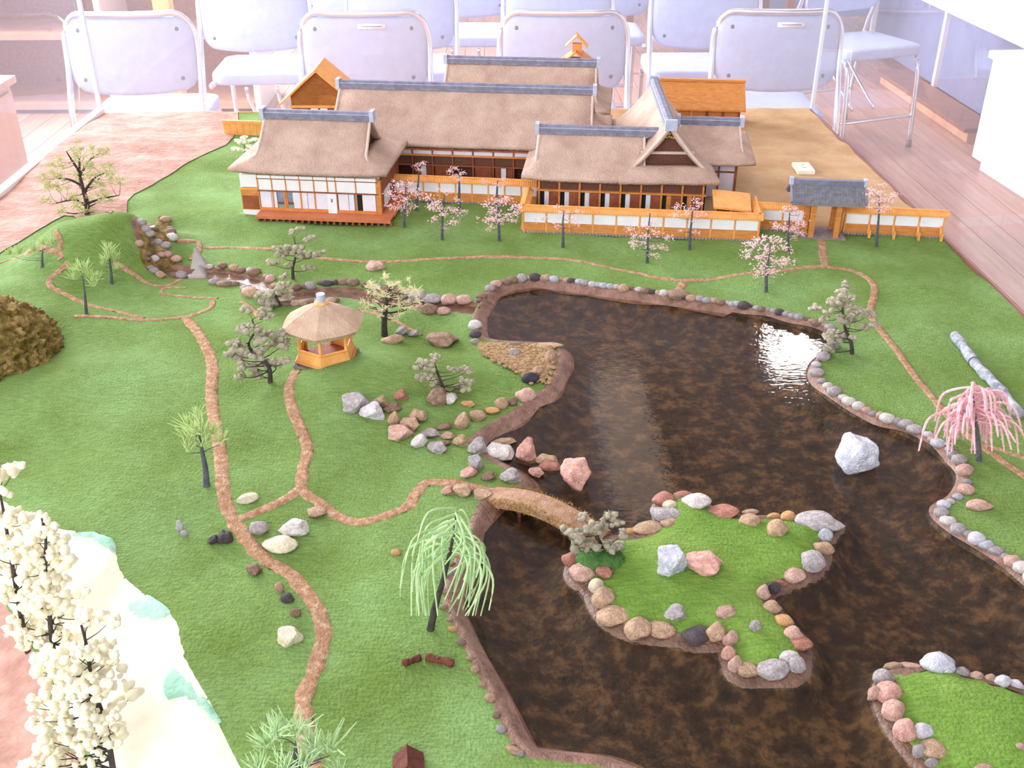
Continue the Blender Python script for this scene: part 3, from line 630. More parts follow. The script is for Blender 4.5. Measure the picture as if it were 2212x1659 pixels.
def irimoya(parent, cx, cy, rl, el, ew, rh, eh, tg=.6, rot=0, shift=0, name='roof', ridge=True, p=1.35, gable_in=.012, m=THATCH, rext=0):
    """thatched hip-and-gable roof: ridge along local x, ridge half length rl, eave half length el, half width ew"""
    M = Matrix.Translation((cx, cy, 0)) @ Matrix.Rotation(rot, 4, 'Z'); NT = 14; NX = 14
    def prof(t): return rh-(rh-eh)*(1-(1-t)**p)
    def hl(t, s):
        if t <= tg: return rl+.004*t
        q = (t-tg)/(1-tg); return rl+.004*t+(el-rl)*(q**1.6*.75+q*.25)
    bm = bmesh.new(); V = {}
    for side in (-1, 1):
        for j in range(NT+1):
            t = j/NT; L = hl(t, side)
            for i in range(NX+1):
                x = -L+2*L*i/NX+shift*(1-t); V[side, i, j] = bm.verts.new((x, side*ew*t, prof(t)+.004*t**3*abs(2*i/NX-1)**3))
        for j in range(NT):
            for i in range(NX):
                f = [V[side, i, j], V[side, i+1, j], V[side, i+1, j+1], V[side, i, j+1]]; bm.faces.new(f if side < 0 else f[::-1])
    jt = next(j for j in range(NT+1) if j/NT >= tg-1e-6)
    for i, s in ((0, -1), (NX, 1)):                      # hip ends
        pr = None
        for j in range(jt, NT+1):
            a, b_ = V[-1, i, j].co, V[1, i, j].co; row = [V[-1, i, j]]
            for k in range(1, 8): row.append(bm.verts.new(a.lerp(b_, k/8)+Vector((-s*.006*(1-(j-jt)/(NT-jt))*0, 0, 0))))
            row.append(V[1, i, j])
            if pr:
                for k in range(8):
                    f = [pr[k], row[k], row[k+1], pr[k+1]]; bm.faces.new(f if s < 0 else f[::-1])
            else:
                # bottom of the gable recess
                inn = [bm.verts.new(q.co+Vector((-s*gable_in, 0, 0))) for q in row]
                for k in range(8):
                    f = [inn[k], row[k], row[k+1], inn[k+1]]; bm.faces.new(f if s < 0 else f[::-1])
            pr = row
    bmesh.ops.remove_doubles(bm, verts=bm.verts, dist=1e-5); bmesh.ops.recalc_face_normals(bm, faces=bm.faces[:])
    for v in bm.verts: v.co += v.normal*.0012*nz3(v.co.x, v.co.y, v.co.z, 60)
    bm.transform(M); o = mesh_obj(name, bm, m, parent, True)
    sm = o.modifiers.new('thick', 'SOLIDIFY'); sm.thickness = .0065; sm.offset = -1
    # dark gable walls
    for s in (-1, 1):
        bm = bmesh.new(); ta = tg; zz = prof(ta); x = s*(rl-gable_in)+shift*.6
        pts = [(x, -ew*ta*(k/6), prof(ta*k/6)-.004) for k in range(6, -1, -1)]+[(x, ew*ta*(k/6), prof(ta*k/6)-.004) for k in range(1, 7)]
        vs_ = [bm.verts.new(q) for q in pts]; vs2 = [bm.verts.new((q[0]-s*.002, q[1], q[2])) for q in pts]
        bm.faces.new(vs_); bm.faces.new(vs2[::-1])
        for k in range(len(vs_)): bm.faces.new((vs_[k], vs_[(k+1) % len(vs_)], vs2[(k+1) % len(vs_)], vs2[k]))
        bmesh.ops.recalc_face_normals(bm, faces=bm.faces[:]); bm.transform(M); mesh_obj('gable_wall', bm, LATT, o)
        # pale verge edge along the gable
        bm = bmesh.new()
        for sd in (-1, 1):
            pts = [Vector((s*(hl(k/14, s)-.0015)+shift*(1-k/14), sd*ew*k/14, prof(k/14)-.0018)) for k in range(14)]
            tube(bm, pts, [.0030*(1-.55*max(0, (k/14-ta)/(1-ta))) for k in range(14)], 6)
        bm.transform(M); mesh_obj('verge', bm, THATCHW, o, True)
    if ridge:
        bm = bmesh.new(); L = rl+.003
        pr = [(-.010, rh-.007), (-.0085, rh+.006), (-.004, rh+.009), (.004, rh+.009), (.0085, rh+.006), (.010, rh-.007)]
        a = [bm.verts.new((-L+shift, y, z)) for y, z in pr]; b_ = [bm.verts.new((L+shift+rext, y, z)) for y, z in pr]
        for k in range(5): bm.faces.new((a[k], b_[k], b_[k+1], a[k+1]))
        bm.faces.new(a); bm.faces.new(b_[::-1]); bmesh.ops.recalc_face_normals(bm, faces=bm.faces[:]); bm.transform(M); r = mesh_obj('ridge_cap', bm, RIDGE, o)
        for z in (rh-.001, rh+.004):
            bm = bmesh.new(); bx(bm, -L+shift, L+shift+rext, -.0105+(z-rh+.007)*.11, .0105-(z-rh+.007)*.11, z, z+.0012); bm.transform(M); mesh_obj('ridge_line', bm, RIDGEL if z > rh else TILE, r)
        for s in ((-1,) if rext else (-1, 1)):
            bm = bmesh.new(); bx(bm, s*L-.004+shift, s*L+.004+shift, -.011, .011, rh-.008, rh+.012); bm.transform(M); mesh_obj('ridge_end', bm, RIDGEL, r)
    return o

# ---- front-left house (A)
hA = bempty('thatched_house', -.40, .02); tag(hA, 'small thatched house with white shoji front and wooden veranda at left', 'house')
def pA(name, m0, m1, n0, n1, z0, z1, m, parent=None, bev=0): return box(name, m0+.40, m1+.40, n0-.02, n1-.02, z0, z1, m, parent or hA, bev)
pA('core', -.537, -.274, .032, .19, .012, .088, SHOJI)
irimoya(hA, -.004, .094, .103, .146, .104, .173, .0930, .60)
pA('foundation', -.540, -.505, .026, .19, 0, .012, WHITE); pA('boarded_bay', -.540, -.505, .0265, .034, .012, .052, WOOD); pA('bay_board', -.538, -.507, .0255, .0265, .014, .040, WOODD); pA('bay_lintel', -.541, -.504, .0255, .034, .051, .056, WOODL); pA('plaster_panel', -.539, -.506, .0258, .034, .057, .0815, WHITE)
xs = [-.505, -.478, -.451, -.424, -.397, -.371, -.355, -.317, -.277]
for i in range(8):
    pA('plaster_panel', xs[i]+.001, xs[i+1]-.001, .0262, .031, .0525, .0735, WHITE); pA('eave_panel', xs[i]+.001, xs[i+1]-.001, .0240, .031, .0758, .0815, WHITE)
for x in xs: pA('post', x-.0012, x+.0012, .0252, .032, .012, .0815, WOOD)
pA('beam', -.507, -.274, .0250, .032, .0737, .0757, WOODD); pA('beam', -.507, -.274, .0245, .032, .0500, .0525, WOODD); pA('sill', -.505, -.276, .0255, .032, .012, .018, WOOD)
for a, b_, mm, nm in [(-.503, -.482, SHOJI, 'shoji_screen'), (-.481, -.471, SHOJI, 'shoji_screen'), (-.440, -.412, SHOJI, 'shoji_screen'), (-.411, -.373, SHOJI, 'shoji_screen'), (-.352, -.333, SHOJI, 'shoji_screen'), (-.332, -.322, SHOJI, 'shoji_screen'), (-.306, -.281, SHOJI, 'shoji_screen')]:
    pA(nm, a, b_, .0268, .032, .018, .050, mm)
for a in (-.469, -.452): pA('window_pane', a, a+.012, .0264, .032, .030, .050, BLUEG); pA('teal_panel', a, a+.013, .0262, .032, .017, .025, TEAL); pA('window_board', a, a+.013, .0262, .032, .025, .030, WOODD)
pA('mullion', -.457, -.453, .0255, .032, .018, .050, WOOD); pA('white_screen', -.372, -.355, .0225, .026, .012, .050, WHITE); pA('screen_mark', -.3655, -.362, .0222, .0225, .034, .041, BLUEG)
pA('dark_opening', -.319, -.307, .0262, .032, .015, .050, VOID)
pA('corner_post', -.279, -.270, .0255, .034, .012, .078, WOOD); pA('side_wall', -.274, -.270, .034, .19, .014, .078, WOODD); pA('side_screen', -.2705, -.269, .05, .10, .018, .05, SHOJI)
dk = pA('veranda', -.505, -.248, -.006, .028, .0085, .0125, DECKW); pA('veranda', -.274, -.246, .028, .15, .0085, .0125, DECKW); pA('veranda_fascia', -.505, -.247, -.0068, -.006, .007, .0125, DECKW)
for k in range(22): pA('veranda_post', -.503+k*.0121, -.4985+k*.0121, -.004, .002, 0, .0085, WOODD)
pA('under_floor', -.505, -.275, .004, .028, 0, .0085, VOID)

# ---- main long house (B)
hB = bempty('long_thatched_hall', -.16, .30); tag(hB, 'long thatched hall with grey ridge in the middle of the model', 'house')
def pB(name, m0, m1, n0, n1, z0, z1, m, bev=0): return box(name, m0+.16, m1+.16, n0-.30, n1-.30, z0, z1, m, hB, bev)
pB('core', -.41, .10, .272, .46, 0, .085, LATT)
irimoya(hB, .002, .062, .266, .302, .126, .172, .085, .62)
for k in range(10):
    a = -.335+k*.0415
    pB('plaster_panel', a+.001, a+.0405, 0.2450, .27, .064, .0735, SHOJI); pB('lattice_panel', a+.002, a+.0395, 0.2470, 0.2550, .043, .060, LATT); pB('post', a-.0015, a+.0015, 0.2430, 0.2550, 0, .0745, WOODD)
    if k % 3 != 1: pB('door', a+.003, a+.0385, 0.2490, 0.2550, .006, .040, WOODD)
for x in (-.235, -.07): pB('white_screen', x, x+.010, 0.2450, 0.2510, .010, .040, SHOJI)
pB('beam', -.34, .082, 0.2420, 0.2550, .0605, .064, WOOD); pB('beam', -.34, .082, 0.2420, 0.2550, .040, .0425, WOODD); pB('eave_beam', -.36, .10, 0.2380, .27, .0738, .0775, WOODD)
pB('tan_wall', -.335, -.305, 0.2445, .27, .030, .060, YARD); pB('floor_deck', -.34, .09, 0.2280, 0.2550, .004, .008, WOODD)

# ---- rear house (C)
hC = bempty('rear_thatched_house', -.066, .62); tag(hC, 'rear thatched house whose ridge shows above the long hall', 'house')
irimoya(hC, 0, 0, .172, .205, .115, .171, .085, .62); box('core', -.16, .16, -.09, .09, 0, .088, WOODD, hC)
for k in range(5): box('post', -.16+k*.08-.003, -.16+k*.08+.003, -.093, -.088, 0, .085, WOOD, hC)

# ---- right house (D): two joined roofs, and the side wing (E)
hD = bempty('gabled_thatched_house', .17, .10); tag(hD, 'right thatched house with a large front gable and lattice front', 'house')
def pD(name, m0, m1, n0, n1, z0, z1, m, bev=0): return box(name, m0-.17, m1-.17, n0-.10, n1-.10, z0, z1, m, hD, bev)
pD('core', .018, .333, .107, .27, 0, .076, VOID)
irimoya(hD, .1135-.17, .178-.10, .1015, .1225, .096, .1415, .0745, .62, 0, 0, 'main_roof', rext=.022)
irimoya(hD, .2465-.17, .29-.10, .170, .210, .094, .1705, .0745, .70, math.radians(90+4.5), 0, 'gable_roof', gable_in=.018)
irimoya(hD, .345-.17, .305-.10, .060, .082, .110, .131, .080, .55, 0, 0, 'wing_roof')
# gable ornament and beam (front gable of the cross roof)
g = Matrix.Translation((.2465-.17, .29-.10, 0)) @ Matrix.Rotation(math.radians(94.5), 4, 'Z')
bm = bmesh.new(); bx(bm, -.1535, -.1505, -.050, .050, .112, .117, g); mesh_obj('gable_beam', bm, THATCHW, hD)
bm = bmesh.new()
for k in range(9):
    bmesh.ops.create_icosphere(bm, subdivisions=1, radius=.0024, matrix=g @ Matrix.Translation((-.1545, -.018+.0045*k, .146-.0012*abs(k-4))))
bmesh.ops.create_icosphere(bm, subdivisions=1, radius=.004, matrix=g @ Matrix.Translation((-.1545, 0, .152))); mesh_obj('gable_ornament', bm, GOLD, hD)
W_ = .0385
for k in range(8):
    a = .020+k*W_
    pD('post', a-.0018, a+.0018, 0.0970, 0.1070, 0, .071, WOOD); pD('lattice_panel', a+.003, a+W_-.003, 0.1005, 0.1060, .050, .0645, LATT); pD('panel_frame', a+.002, a+W_-.002, 0.1015, 0.1065, .0485, .066, WOODD)
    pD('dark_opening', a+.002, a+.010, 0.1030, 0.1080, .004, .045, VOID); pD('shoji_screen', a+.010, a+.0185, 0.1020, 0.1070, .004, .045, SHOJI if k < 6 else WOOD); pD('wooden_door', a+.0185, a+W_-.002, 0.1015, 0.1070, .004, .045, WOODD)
pD('post', .020+8*W_-.0018, .020+8*W_+.0018, 0.0970, 0.1070, 0, .071, WOOD); pD('beam', .016, .334, 0.0960, 0.1070, .066, .071, WOODD); pD('beam', .016, .334, 0.0960, 0.1070, .0455, .0490, WOOD); pD('floor_deck', .016, .334, 0.0850, 0.1070, 0, .004, WOODD)
pD('side_wall', .014, .019, .115, .27, 0, .072, WOODD)
# side wing walls
pD('wing_wall', .335, .398, .232, .40, 0, .082, SHOJI); pD('wing_post', .396, .401, .229, .236, 0, .080, WOODD); pD('wing_post', .364, .367, .229, .236, 0, .080, WOODD); pD('wing_beam', .335, .401, .2295, .236, .050, .053, WOODD); pD('wing_beam', .335, .401, .2295, .236, .074, .080, WOODD)
# ---- little porch
e = bempty('porch', .377, .055); tag(e, 'small orange porch with sloping roof inside the right wall corner', 'porch')
bm = bmesh.new(); a = [(-.034, -.034, .050), (.033, -.034, .045), (.036, .034, .054), (-.034, .034, .060)]
vs_ = [bm.verts.new(q) for q in a]+[bm.verts.new((x, y, z+.004)) for x, y, z in a]
for f in ((3, 2, 1, 0), (4, 5, 6, 7), (0, 1, 5, 4), (1, 2, 6, 5), (2, 3, 7, 6), (3, 0, 4, 7)): bm.faces.new([vs_[k] for k in f])
mesh_obj('roof', bm, WOODL, e); box('lattice', -.028, .026, -.024, -.020, .004, .044, WOODD, e)
for x in (-.029, -.002, .026): box('post', x-.0015, x+.0015, -.026, -.022, 0, .046, WOOD, e)
for z in (.012, .022, .032): box('rail', -.029, .027, -.0255, -.0245, z, z+.0015, WOOD, e)
box('back_wall', -.028, .026, .020, .024, 0, .05, WOOD, e)

# ---- back-right shed (F)
e = bempty('brown_wooden_shed', .352, .78); tag(e, 'orange-brown wooden shed with plank roof behind the gabled house', 'shed')
bm = bmesh.new()
for s in (-1, 1):
    a = [(-.105, 0, .1015), (.105, 0, .1015), (.107, s*.072, .050), (-.107, s*.072, .050)]
    vs_ = [bm.verts.new(q) for q in a]+[bm.verts.new((x, y, z-.004)) for x, y, z in a]
    for f in ((0, 1, 2, 3), (7, 6, 5, 4), (0, 4, 5, 1), (1, 5, 6, 2), (2, 6, 7, 3), (3, 7, 4, 0)): bm.faces.new([vs_[k] for k in f])
bmesh.ops.recalc_face_normals(bm, faces=bm.faces[:]); r = mesh_obj('roof', bm, WOOD, e); box('ridge_board', -.107, .107, -.006, .006, .099, .1045, WOOD, r)
for k in range(5): box('roof_batten', -.10+k*.049, -.0985+k*.049, -.0725, -.071, .046, .052, WOODL, r)
box('walls', -.095, .095, -.056, .056, 0, .062, WOOD, e)
for k in range(6): box('post', -.097+k*.0376, -.092+k*.0376, -.060, -.055, 0, .056, WOODD if k > 2 else WOODL, e)
# ---- back-left orange house (G)
gp = BL(-.553, .66); e = empty('orange_wooden_house', gp, math.radians(-2)); tag(e, 'orange wooden gabled house at the back left', 'house'); e.scale = (.93, .8, 1.16)
bm = bmesh.new()
for s in (-1, 1):
    a = [(0, -.075, .125), (0, .09, .125), (s*.098, .09, .056), (s*.098, -.075, .056)]
    vs_ = [bm.verts.new(q) for q in a]+[bm.verts.new((x, y, z-.005)) for x, y, z in a]
    for f in ((0, 1, 2, 3), (7, 6, 5, 4), (0, 4, 5, 1), (1, 5, 6, 2), (2, 6, 7, 3), (3, 7, 4, 0)): bm.faces.new([vs_[k] for k in f])
bmesh.ops.recalc_face_normals(bm, faces=bm.faces[:]); mesh_obj('roof', bm, WOODL, e)
bm = bmesh.new(); vs_ = [bm.verts.new(q) for q in ((-.072, -.052, 0), (.072, -.052, 0), (.072, -.052, .07), (0, -.052, .118), (-.072, -.052, .07))]; bm.faces.new(vs_); bmesh.ops.solidify(bm, geom=bm.faces[:], thickness=.004); mesh_obj('gable_wall', bm, WOOD, e)
box('walls', -.072, .072, -.05, .07, 0, .07, WOOD, e)
for k in range(6): box('wall_board', -.070+k*.024, -.052+k*.024, -.0565, -.0525, 0, .044, (WOODD if k not in (2, 3) else WHITE), e)
box('lintel', -.074, .074, -.058, -.052, .045, .050, WOODL, e)
# ---- turret (H)
tp = PY(1245, 130, 2.56); e = empty('roof_turret', (tp.x, tp.y, ZB), BA); tag(e, 'tiny two-tier orange roof turret rising behind the rear ridge', 'turret')
def gab(name, w_, d, z0, z1, m):
    bm = bmesh.new()
    for s in (-1, 1):
        a = [(0, -d, z1), (0, d, z1), (s*w_, d, z0), (s*w_, -d, z0)]
        vs_ = [bm.verts.new(q) for q in a]+[bm.verts.new((x, y, z-.004)) for x, y, z in a]
        for f in ((0, 1, 2, 3), (7, 6, 5, 4), (0, 4, 5, 1), (1, 5, 6, 2), (2, 6, 7, 3), (3, 7, 4, 0)): bm.faces.new([vs_[k] for k in f])
    bmesh.ops.recalc_face_normals(bm, faces=bm.faces[:]); return mesh_obj(name, bm, m, e)
zt = tp.z-ZB
box('body', -.032, .032, -.022, .022, 0, zt+.004, WOOD, e); gab('lower_roof', .044, .034, zt-.006, zt+.026, WOOD); box('neck', -.010, .012, -.008, .008, zt+.018, zt+.040, WOODL, e); gab('upper_roof', .027, .020, zt+.034, zt+.060, WOODL); box('finial', -.002, .002, -.002, .002, zt+.058, zt+.066, WOODL, e)

# ---- plaster walls with ribbed wooden caps
def garden_wall(A, B, n, label, h=.0500, first=True, last=True, buttress=0, foot=True):
    a = BL(*A); b_ = BL(*B); L = (b_-a).length; ang = math.atan2(b_.y-a.y, b_.x-a.x); e = empty('plaster_wall', a, ang); tag(e, label, 'wall', 'plaster garden walls with orange caps')
    if foot:
        bm = bmesh.new()
        for k in range(int(L/.006)): bmesh.ops.create_icosphere(bm, subdivisions=1, radius=.0032, matrix=Matrix.Translation((k*.006+.003, -.0045+random.uniform(-.001, .001), .001)) @ Matrix.Diagonal((1.1, .9, .7+.5*random.random(), 1)))
        tag(mesh_obj('stone_footing', bm, FOOT, e), kind='stuff')
    box('base_board', 0, L, -.0035, .0035, .0015, .0195, WOOD, e); box('plaster_core', .001, L-.001, -.0022, .0022, .0195, h-.009, WHITE, e)
    w_ = L/n
    for k in range(n): box('white_panel', k*w_+.0018, (k+1)*w_-.0018, -.0030, .0030, .0200, h-.0095, WHITE, e)
    for k in range(n+1): box('post', k*w_-.0013, k*w_+.0013, -.0038, .0038, .0015, h-.0092, WOODL, e)
    bm = bmesh.new(); pr = [(-.0088, h-.0095), (-.0088, h-.0072), (0, h), (.0088, h-.0072), (.0088, h-.0095)]
    v0 = [bm.verts.new((-.006, y, z)) for y, z in pr]; v1 = [bm.verts.new((L+.006, y, z)) for y, z in pr]
    for k in range(5): bm.faces.new((v0[k], v1[k], v1[(k+1) % 5], v0[(k+1) % 5]))
    bm.faces.new(v0); bm.faces.new(v1[::-1]); bmesh.ops.recalc_face_normals(bm, faces=bm.faces[:]); cp = mesh_obj('cap', bm, WOODL, e)
    bm = bmesh.new(); k = 0
    while k*.0042 < L+.01:
        x = -.005+k*.0042
        for s in (-1, 1): tube(bm, [(x, s*.0092, h-.0068), (x, 0, h+.0006)], .0008, 4, False)
        k += 1
    tag(mesh_obj('cap_ribs', bm, WOODL, cp), kind='stuff')
    box('cap_ridge', -.006, L+.006, -.0018, .0018, h-.001, h+.002, WOODL, cp)
    for k in range(buttress):
        x = L*(k+1)/buttress-.004*(k == buttress-1); bm = bmesh.new(); tube(bm, [(x, -.020, 0), (x, -.003, .022)], .0022, 4); mesh_obj('buttress', bm, WOODL, e)
        box('buttress_post', x-.002, x+.002, -.022, -.018, 0, .014, WOODL, e)
    return e
garden_wall((-.277, .147), (.0145, .140), 9, 'rear plaster wall between the left house and the gabled house')
garden_wall((.0, 0), (.4236, 0), 10, 'long front plaster wall with ten white panels')
garden_wall((.0, .10), (.0, .004), 2, 'short plaster wall turning back at the left end of the front wall')
garden_wall((.4236, .004), (.4236, .085), 2, 'short plaster wall turning back at the right end of the front wall')
garden_wall((.433, .060), (.512, .056), 2, 'short plaster wall left of the tiled gate')
garden_wall((.584, .056), (.757, .052), 4, 'plaster wall with buttresses right of the tiled gate', buttress=4)
e = bempty('orange_screen_wall', -.715, .545); tag(e, 'short bright orange board fence at the edge of the soil bank', 'fence')
for k in range(6): box('board', -.048+k*.016, -.0325+k*.016, -.002, .002, 0, .030, WOODL, e)
box('top_rail', -.05, .05, -.003, .003, .030, .036, WOODL, e); box('footing', -.05, .05, -.004, .004, -.004, .002, FOOT, e)

# ---- tiled gate
e = bempty('tiled_gate', .543, .048); tag(e, 'roofed gate with grey tiled roof and wooden posts', 'gate')
GH, GE, GW = .094, .070, .036
r = empty('roof_frame'); bpy.data.objects.remove(r)
bm = bmesh.new(); GLn = .0625
for s in (-1, 1):
    a = [(-GLn, 0, GH), (GLn, 0, GH), (GLn+.002, s*GW, GE), (-GLn-.002, s*GW, GE)]
    vs_ = [bm.verts.new(q) for q in a]+[bm.verts.new((x, y, z-.005)) for x, y, z in a]
    for f in ((0, 1, 2, 3), (7, 6, 5, 4), (0, 4, 5, 1), (1, 5, 6, 2), (2, 6, 7, 3), (3, 7, 4, 0)): bm.faces.new([vs_[k] for k in f])
bmesh.ops.recalc_face_normals(bm, faces=bm.faces[:]); roof = mesh_obj('roof', bm, TILE, e)
for k in range(9):
    t = (k+.5)/9
    for s in (-1, 1): box('tile_course', -GLn-.001, GLn+.001, s*GW*t-.0024, s*GW*t+.0024, GH-(GH-GE)*t-.001, GH-(GH-GE)*t+.0016, TILE, roof)
bm = bmesh.new()
for k in range(24):
    x = -GLn+.003+k*(2*GLn-.006)/23
    for s in (-1, 1): tube(bm, [(x, 0, GH+.001), (x, s*GW, GE+.001)], .0011, 4, False)
tag(mesh_obj('tile_ribs', bm, TILE, roof), kind='stuff')
box('ridge', -GLn-.002, GLn+.002, -.005, .005, GH, GH+.008, RIDGE, roof)
for s in (-1, 1): box('ridge_end', s*(GLn+.002)-.003, s*(GLn+.002)+.003, -.006, .006, GH-.002, GH+.011, RIDGEL, roof)
for s in (-1, 1):
    bm = bmesh.new(); tube(bm, [(s*(GLn+.002), -GW, GE), (s*(GLn+.002), 0, GH)], .003, 5); tube(bm, [(s*(GLn+.002), GW, GE), (s*(GLn+.002), 0, GH)], .003, 5); mesh_obj('verge', bm, RIDGE, roof)
for x, y in ((-.030, .0), (.030, .0), (-.022, -.022), (.022, -.022), (-.022, .022), (.022, .022)): box('post', x-.0045, x+.0045, y-.004, y+.004, 0, GE-.004, WOOD, e)
for s in (-1, 1): box('door_leaf', s*.030-.004 if s > 0 else -.030-.004, s*.030+.004 if s > 0 else -.030+.004, .002, .024, .004, .055, WOODD, e)
box('lintel', -.045, .045, -.004, .004, .056, .063, WOOD, e); box('stone_threshold', -.040, .040, -.03, .03, -.003, .002, FOOT, e)
# ---- white outlet-like block
p = P(1735, 366, ZB+.004); e = empty('white_block', (p.x, p.y, ZB+.0022), math.radians(-2)); tag(e, 'small cream block with two slots lying on the courtyard', 'block')
box('plate', -.018, .018, -.030, .030, 0, .0085, CREAM, e, .001)
for y in (-.008, .010): box('slot', -.004, .004, y-.001, y+.001, .0083, .0088, DIMPLE, e)

# ---- pavilion
pp = T(706, 776); e = empty('thatched_pavilion', (pp.x, pp.y, Hs(pp.x, pp.y)-.002), math.radians(28)); tag(e, 'six-sided thatched pavilion with orange bench walls on the hill', 'pavilion'); e.scale = (.94, .94, 1)
def hexp(r, z, k, rot=0): a = math.radians(60*k+rot); return (r*math.cos(a), r*math.sin(a), z)
RB = .046
bm = bmesh.new(); v0 = [bm.verts.new(hexp(RB*1.12, -.006, k)) for k in range(6)]; v1 = [bm.verts.new(hexp(RB*1.08, .005, k)) for k in range(6)]
for k in range(6): bm.faces.new((v0[k], v0[(k+1) % 6], v1[(k+1) % 6], v1[k]))
bm.faces.new(v1); mesh_obj('stone_base', bm, FOOT, e)
for k in range(6):
    a, b_ = Vector(hexp(RB, .007, k)), Vector(hexp(RB, .007, (k+1) % 6)); a2, b2 = Vector(hexp(RB*.88, .026, k)), Vector(hexp(RB*.88, .026, (k+1) % 6))
    if k != 1:
        bm = bmesh.new(); q = [bm.verts.new(c_) for c_ in (a, b_, b2, a2)]; q2 = [bm.verts.new(c_*.93+Vector((0, 0, c_.z*.07))) for c_ in (a, b_, b2, a2)]
        bm.faces.new(q); bm.faces.new(q2[::-1])
        for j in range(4): bm.faces.new((q[j], q[(j+1) % 4], q2[(j+1) % 4], q2[j]))
        bmesh.ops.recalc_face_normals(bm, faces=bm.faces[:]); pn = mesh_obj('bench_panel', bm, WOODL, e)
        bm = bmesh.new(); tube(bm, [a2, b2], .0022, 4); mesh_obj('top_rail', bm, WOODL, pn)
        bm = bmesh.new(); tube(bm, [a+Vector((0, 0, .002)), b_+Vector((0, 0, .002))], .0024, 4); mesh_obj('bottom_rail', bm, WOOD, pn)
    bm = bmesh.new(); tube(bm, [Vector(hexp(RB*.84, .004, k)), Vector(hexp(RB*.84, .062, k))], .0026, 6); mesh_obj('post', bm, WOODL, e)
    bm = bmesh.new(); bmesh.ops.create_icosphere(bm, subdivisions=1, radius=.005, matrix=Matrix.Translation(hexp(RB*1.03, .004, k))); mesh_obj('corner_stone', bm, FOOT, e)
bm = bmesh.new(); v1 = [bm.verts.new(hexp(RB*.9, .0075, k)) for k in range(6)]; bm.faces.new(v1); mesh_obj('floor_board', bm, WOODD, e)
bm = bmesh.new(); rings = []
for j in range(9):
    t = j/8; r = .006+(.062-.006)*t; z = .090-.030*(t**.82)+.003*math.sin(t*math.pi)
    row = []
    for k in range(6):
        for s in range(4):
            a = Vector(hexp(r, z, k)); b_ = Vector(hexp(r, z, (k+1) % 6)); q = a.lerp(b_, s/4); q.z -= 0; rr = 1+.05*math.sin(s/4*math.pi); row.append(bm.verts.new((q.x*rr, q.y*rr, q.z)))
    rings.append(row)
n_ = 24
for a, b_ in zip(rings, rings[1:]):
    for k in range(n_): bm.faces.new((a[k], b_[k], b_[(k+1) % n_], a[(k+1) % n_]))
lo = [bm.verts.new((q.co.x*.93, q.co.y*.93, q.co.z-.006)) for q in rings[-1]]
for k in range(n_): bm.faces.new((rings[-1][k], lo[k], lo[(k+1) % n_], rings[-1][(k+1) % n_]))
cc = bm.verts.new((0, 0, .072)); 
for k in range(n_): bm.faces.new((lo[k], cc, lo[(k+1) % n_]))
bm.faces.new(rings[0]); bmesh.ops.recalc_face_normals(bm, faces=bm.faces[:])
for v in bm.verts: v.co += Vector((0, 0, .0008*nz3(v.co.x, v.co.y, v.co.z, 90)))
mesh_obj('roof', bm, mat('pale_thatch', (178, 150, 124), (204, 178, 154), .95, 30, .7, 300, spec=.1), e, False)
bm = bmesh.new(); bmesh.ops.create_cone(bm, cap_ends=True, segments=12, radius1=.0062, radius2=.0066, depth=.013, matrix=Matrix.Translation((0, 0, .095))); mesh_obj('finial', bm, RIDGEL, e)
bm = bmesh.new(); bmesh.ops.create_cone(bm, cap_ends=True, segments=6, radius1=.011, radius2=.009, depth=.003, matrix=Matrix.Translation((0, 0, .0895))); mesh_obj('finial_collar', bm, WOODL, e)

# ---- earth bridge
A = T(1062, 1066); B = T(1306, 1163); A.z = ZB+.002; B.z = ZB+.003; e = empty('earth_bridge', A, math.atan2(B.y-A.y, B.x-A.x)); tag(e, 'arched earth-topped footbridge with mossy sides to the island', 'bridge')
L = ((B-A).xy).length; N_ = 26; WB = .0140
def arc(t): return .011*math.sin(math.pi*t)-.006*t**5
V = []; Fc = []
for i in range(N_+1):
    t = i/N_; x = L*t; z = arc(t)
    for y, dz in ((-WB*1.12, -.012), (-WB*1.1, -.002), (-WB*.8, .0005), (0, .0012), (WB*.8, .0005), (WB*1.1, -.002), (WB*1.12, -.012)): V.append((x, y+.002*math.sin(t*6), z+dz))
for i in range(N_):
    for k in range(6): Fc.append((i*7+k, (i+1)*7+k, (i+1)*7+k+1, i*7+k+1))
    Fc.append((i*7+6, (i+1)*7+6, (i+1)*7, i*7))
Fc += [tuple(range(6, -1, -1)), tuple(N_*7+k for k in range(7))]
o = py_obj('deck', V, [f[::-1] for f in Fc], mat('bridge_earth', (160, 122, 94), (190, 156, 128), .95, 90, .8, 400, spec=.1), e)
bm = bmesh.new()
for k in range(1500):
    t = random.random(); s = random.choice((-1, 1)); x = L*t; y = s*WB*random.uniform(.86, 1.14)+.002*math.sin(t*6); z = arc(t)+random.uniform(-.011, .001)
    q = Vector((x, y, z)); d = Vector((random.uniform(-.3, .3), s*random.uniform(.3, 1), random.uniform(-.9, .5))).normalized()*random.uniform(.002, .0045); sd = d.cross(Vector((.3, .2, 1))).normalized()*.0008
    bm.faces.new([bm.verts.new(q-sd), bm.verts.new(q+sd), bm.verts.new(q+d)])
tag(mesh_obj('moss_fringe', bm, mat('moss_fringe', (124, 94, 34), (176, 144, 70), .95, 90, spec=.1), e), kind='stuff')
for t in (.3, .7):
    for s in (-1, 1):
        bm = bmesh.new(); tube(bm, [(L*t, s*.010, arc(t)-.008), (L*t, s*.010, -.03)], .0022, 6); mesh_obj('pile', bm, TWIG, e)

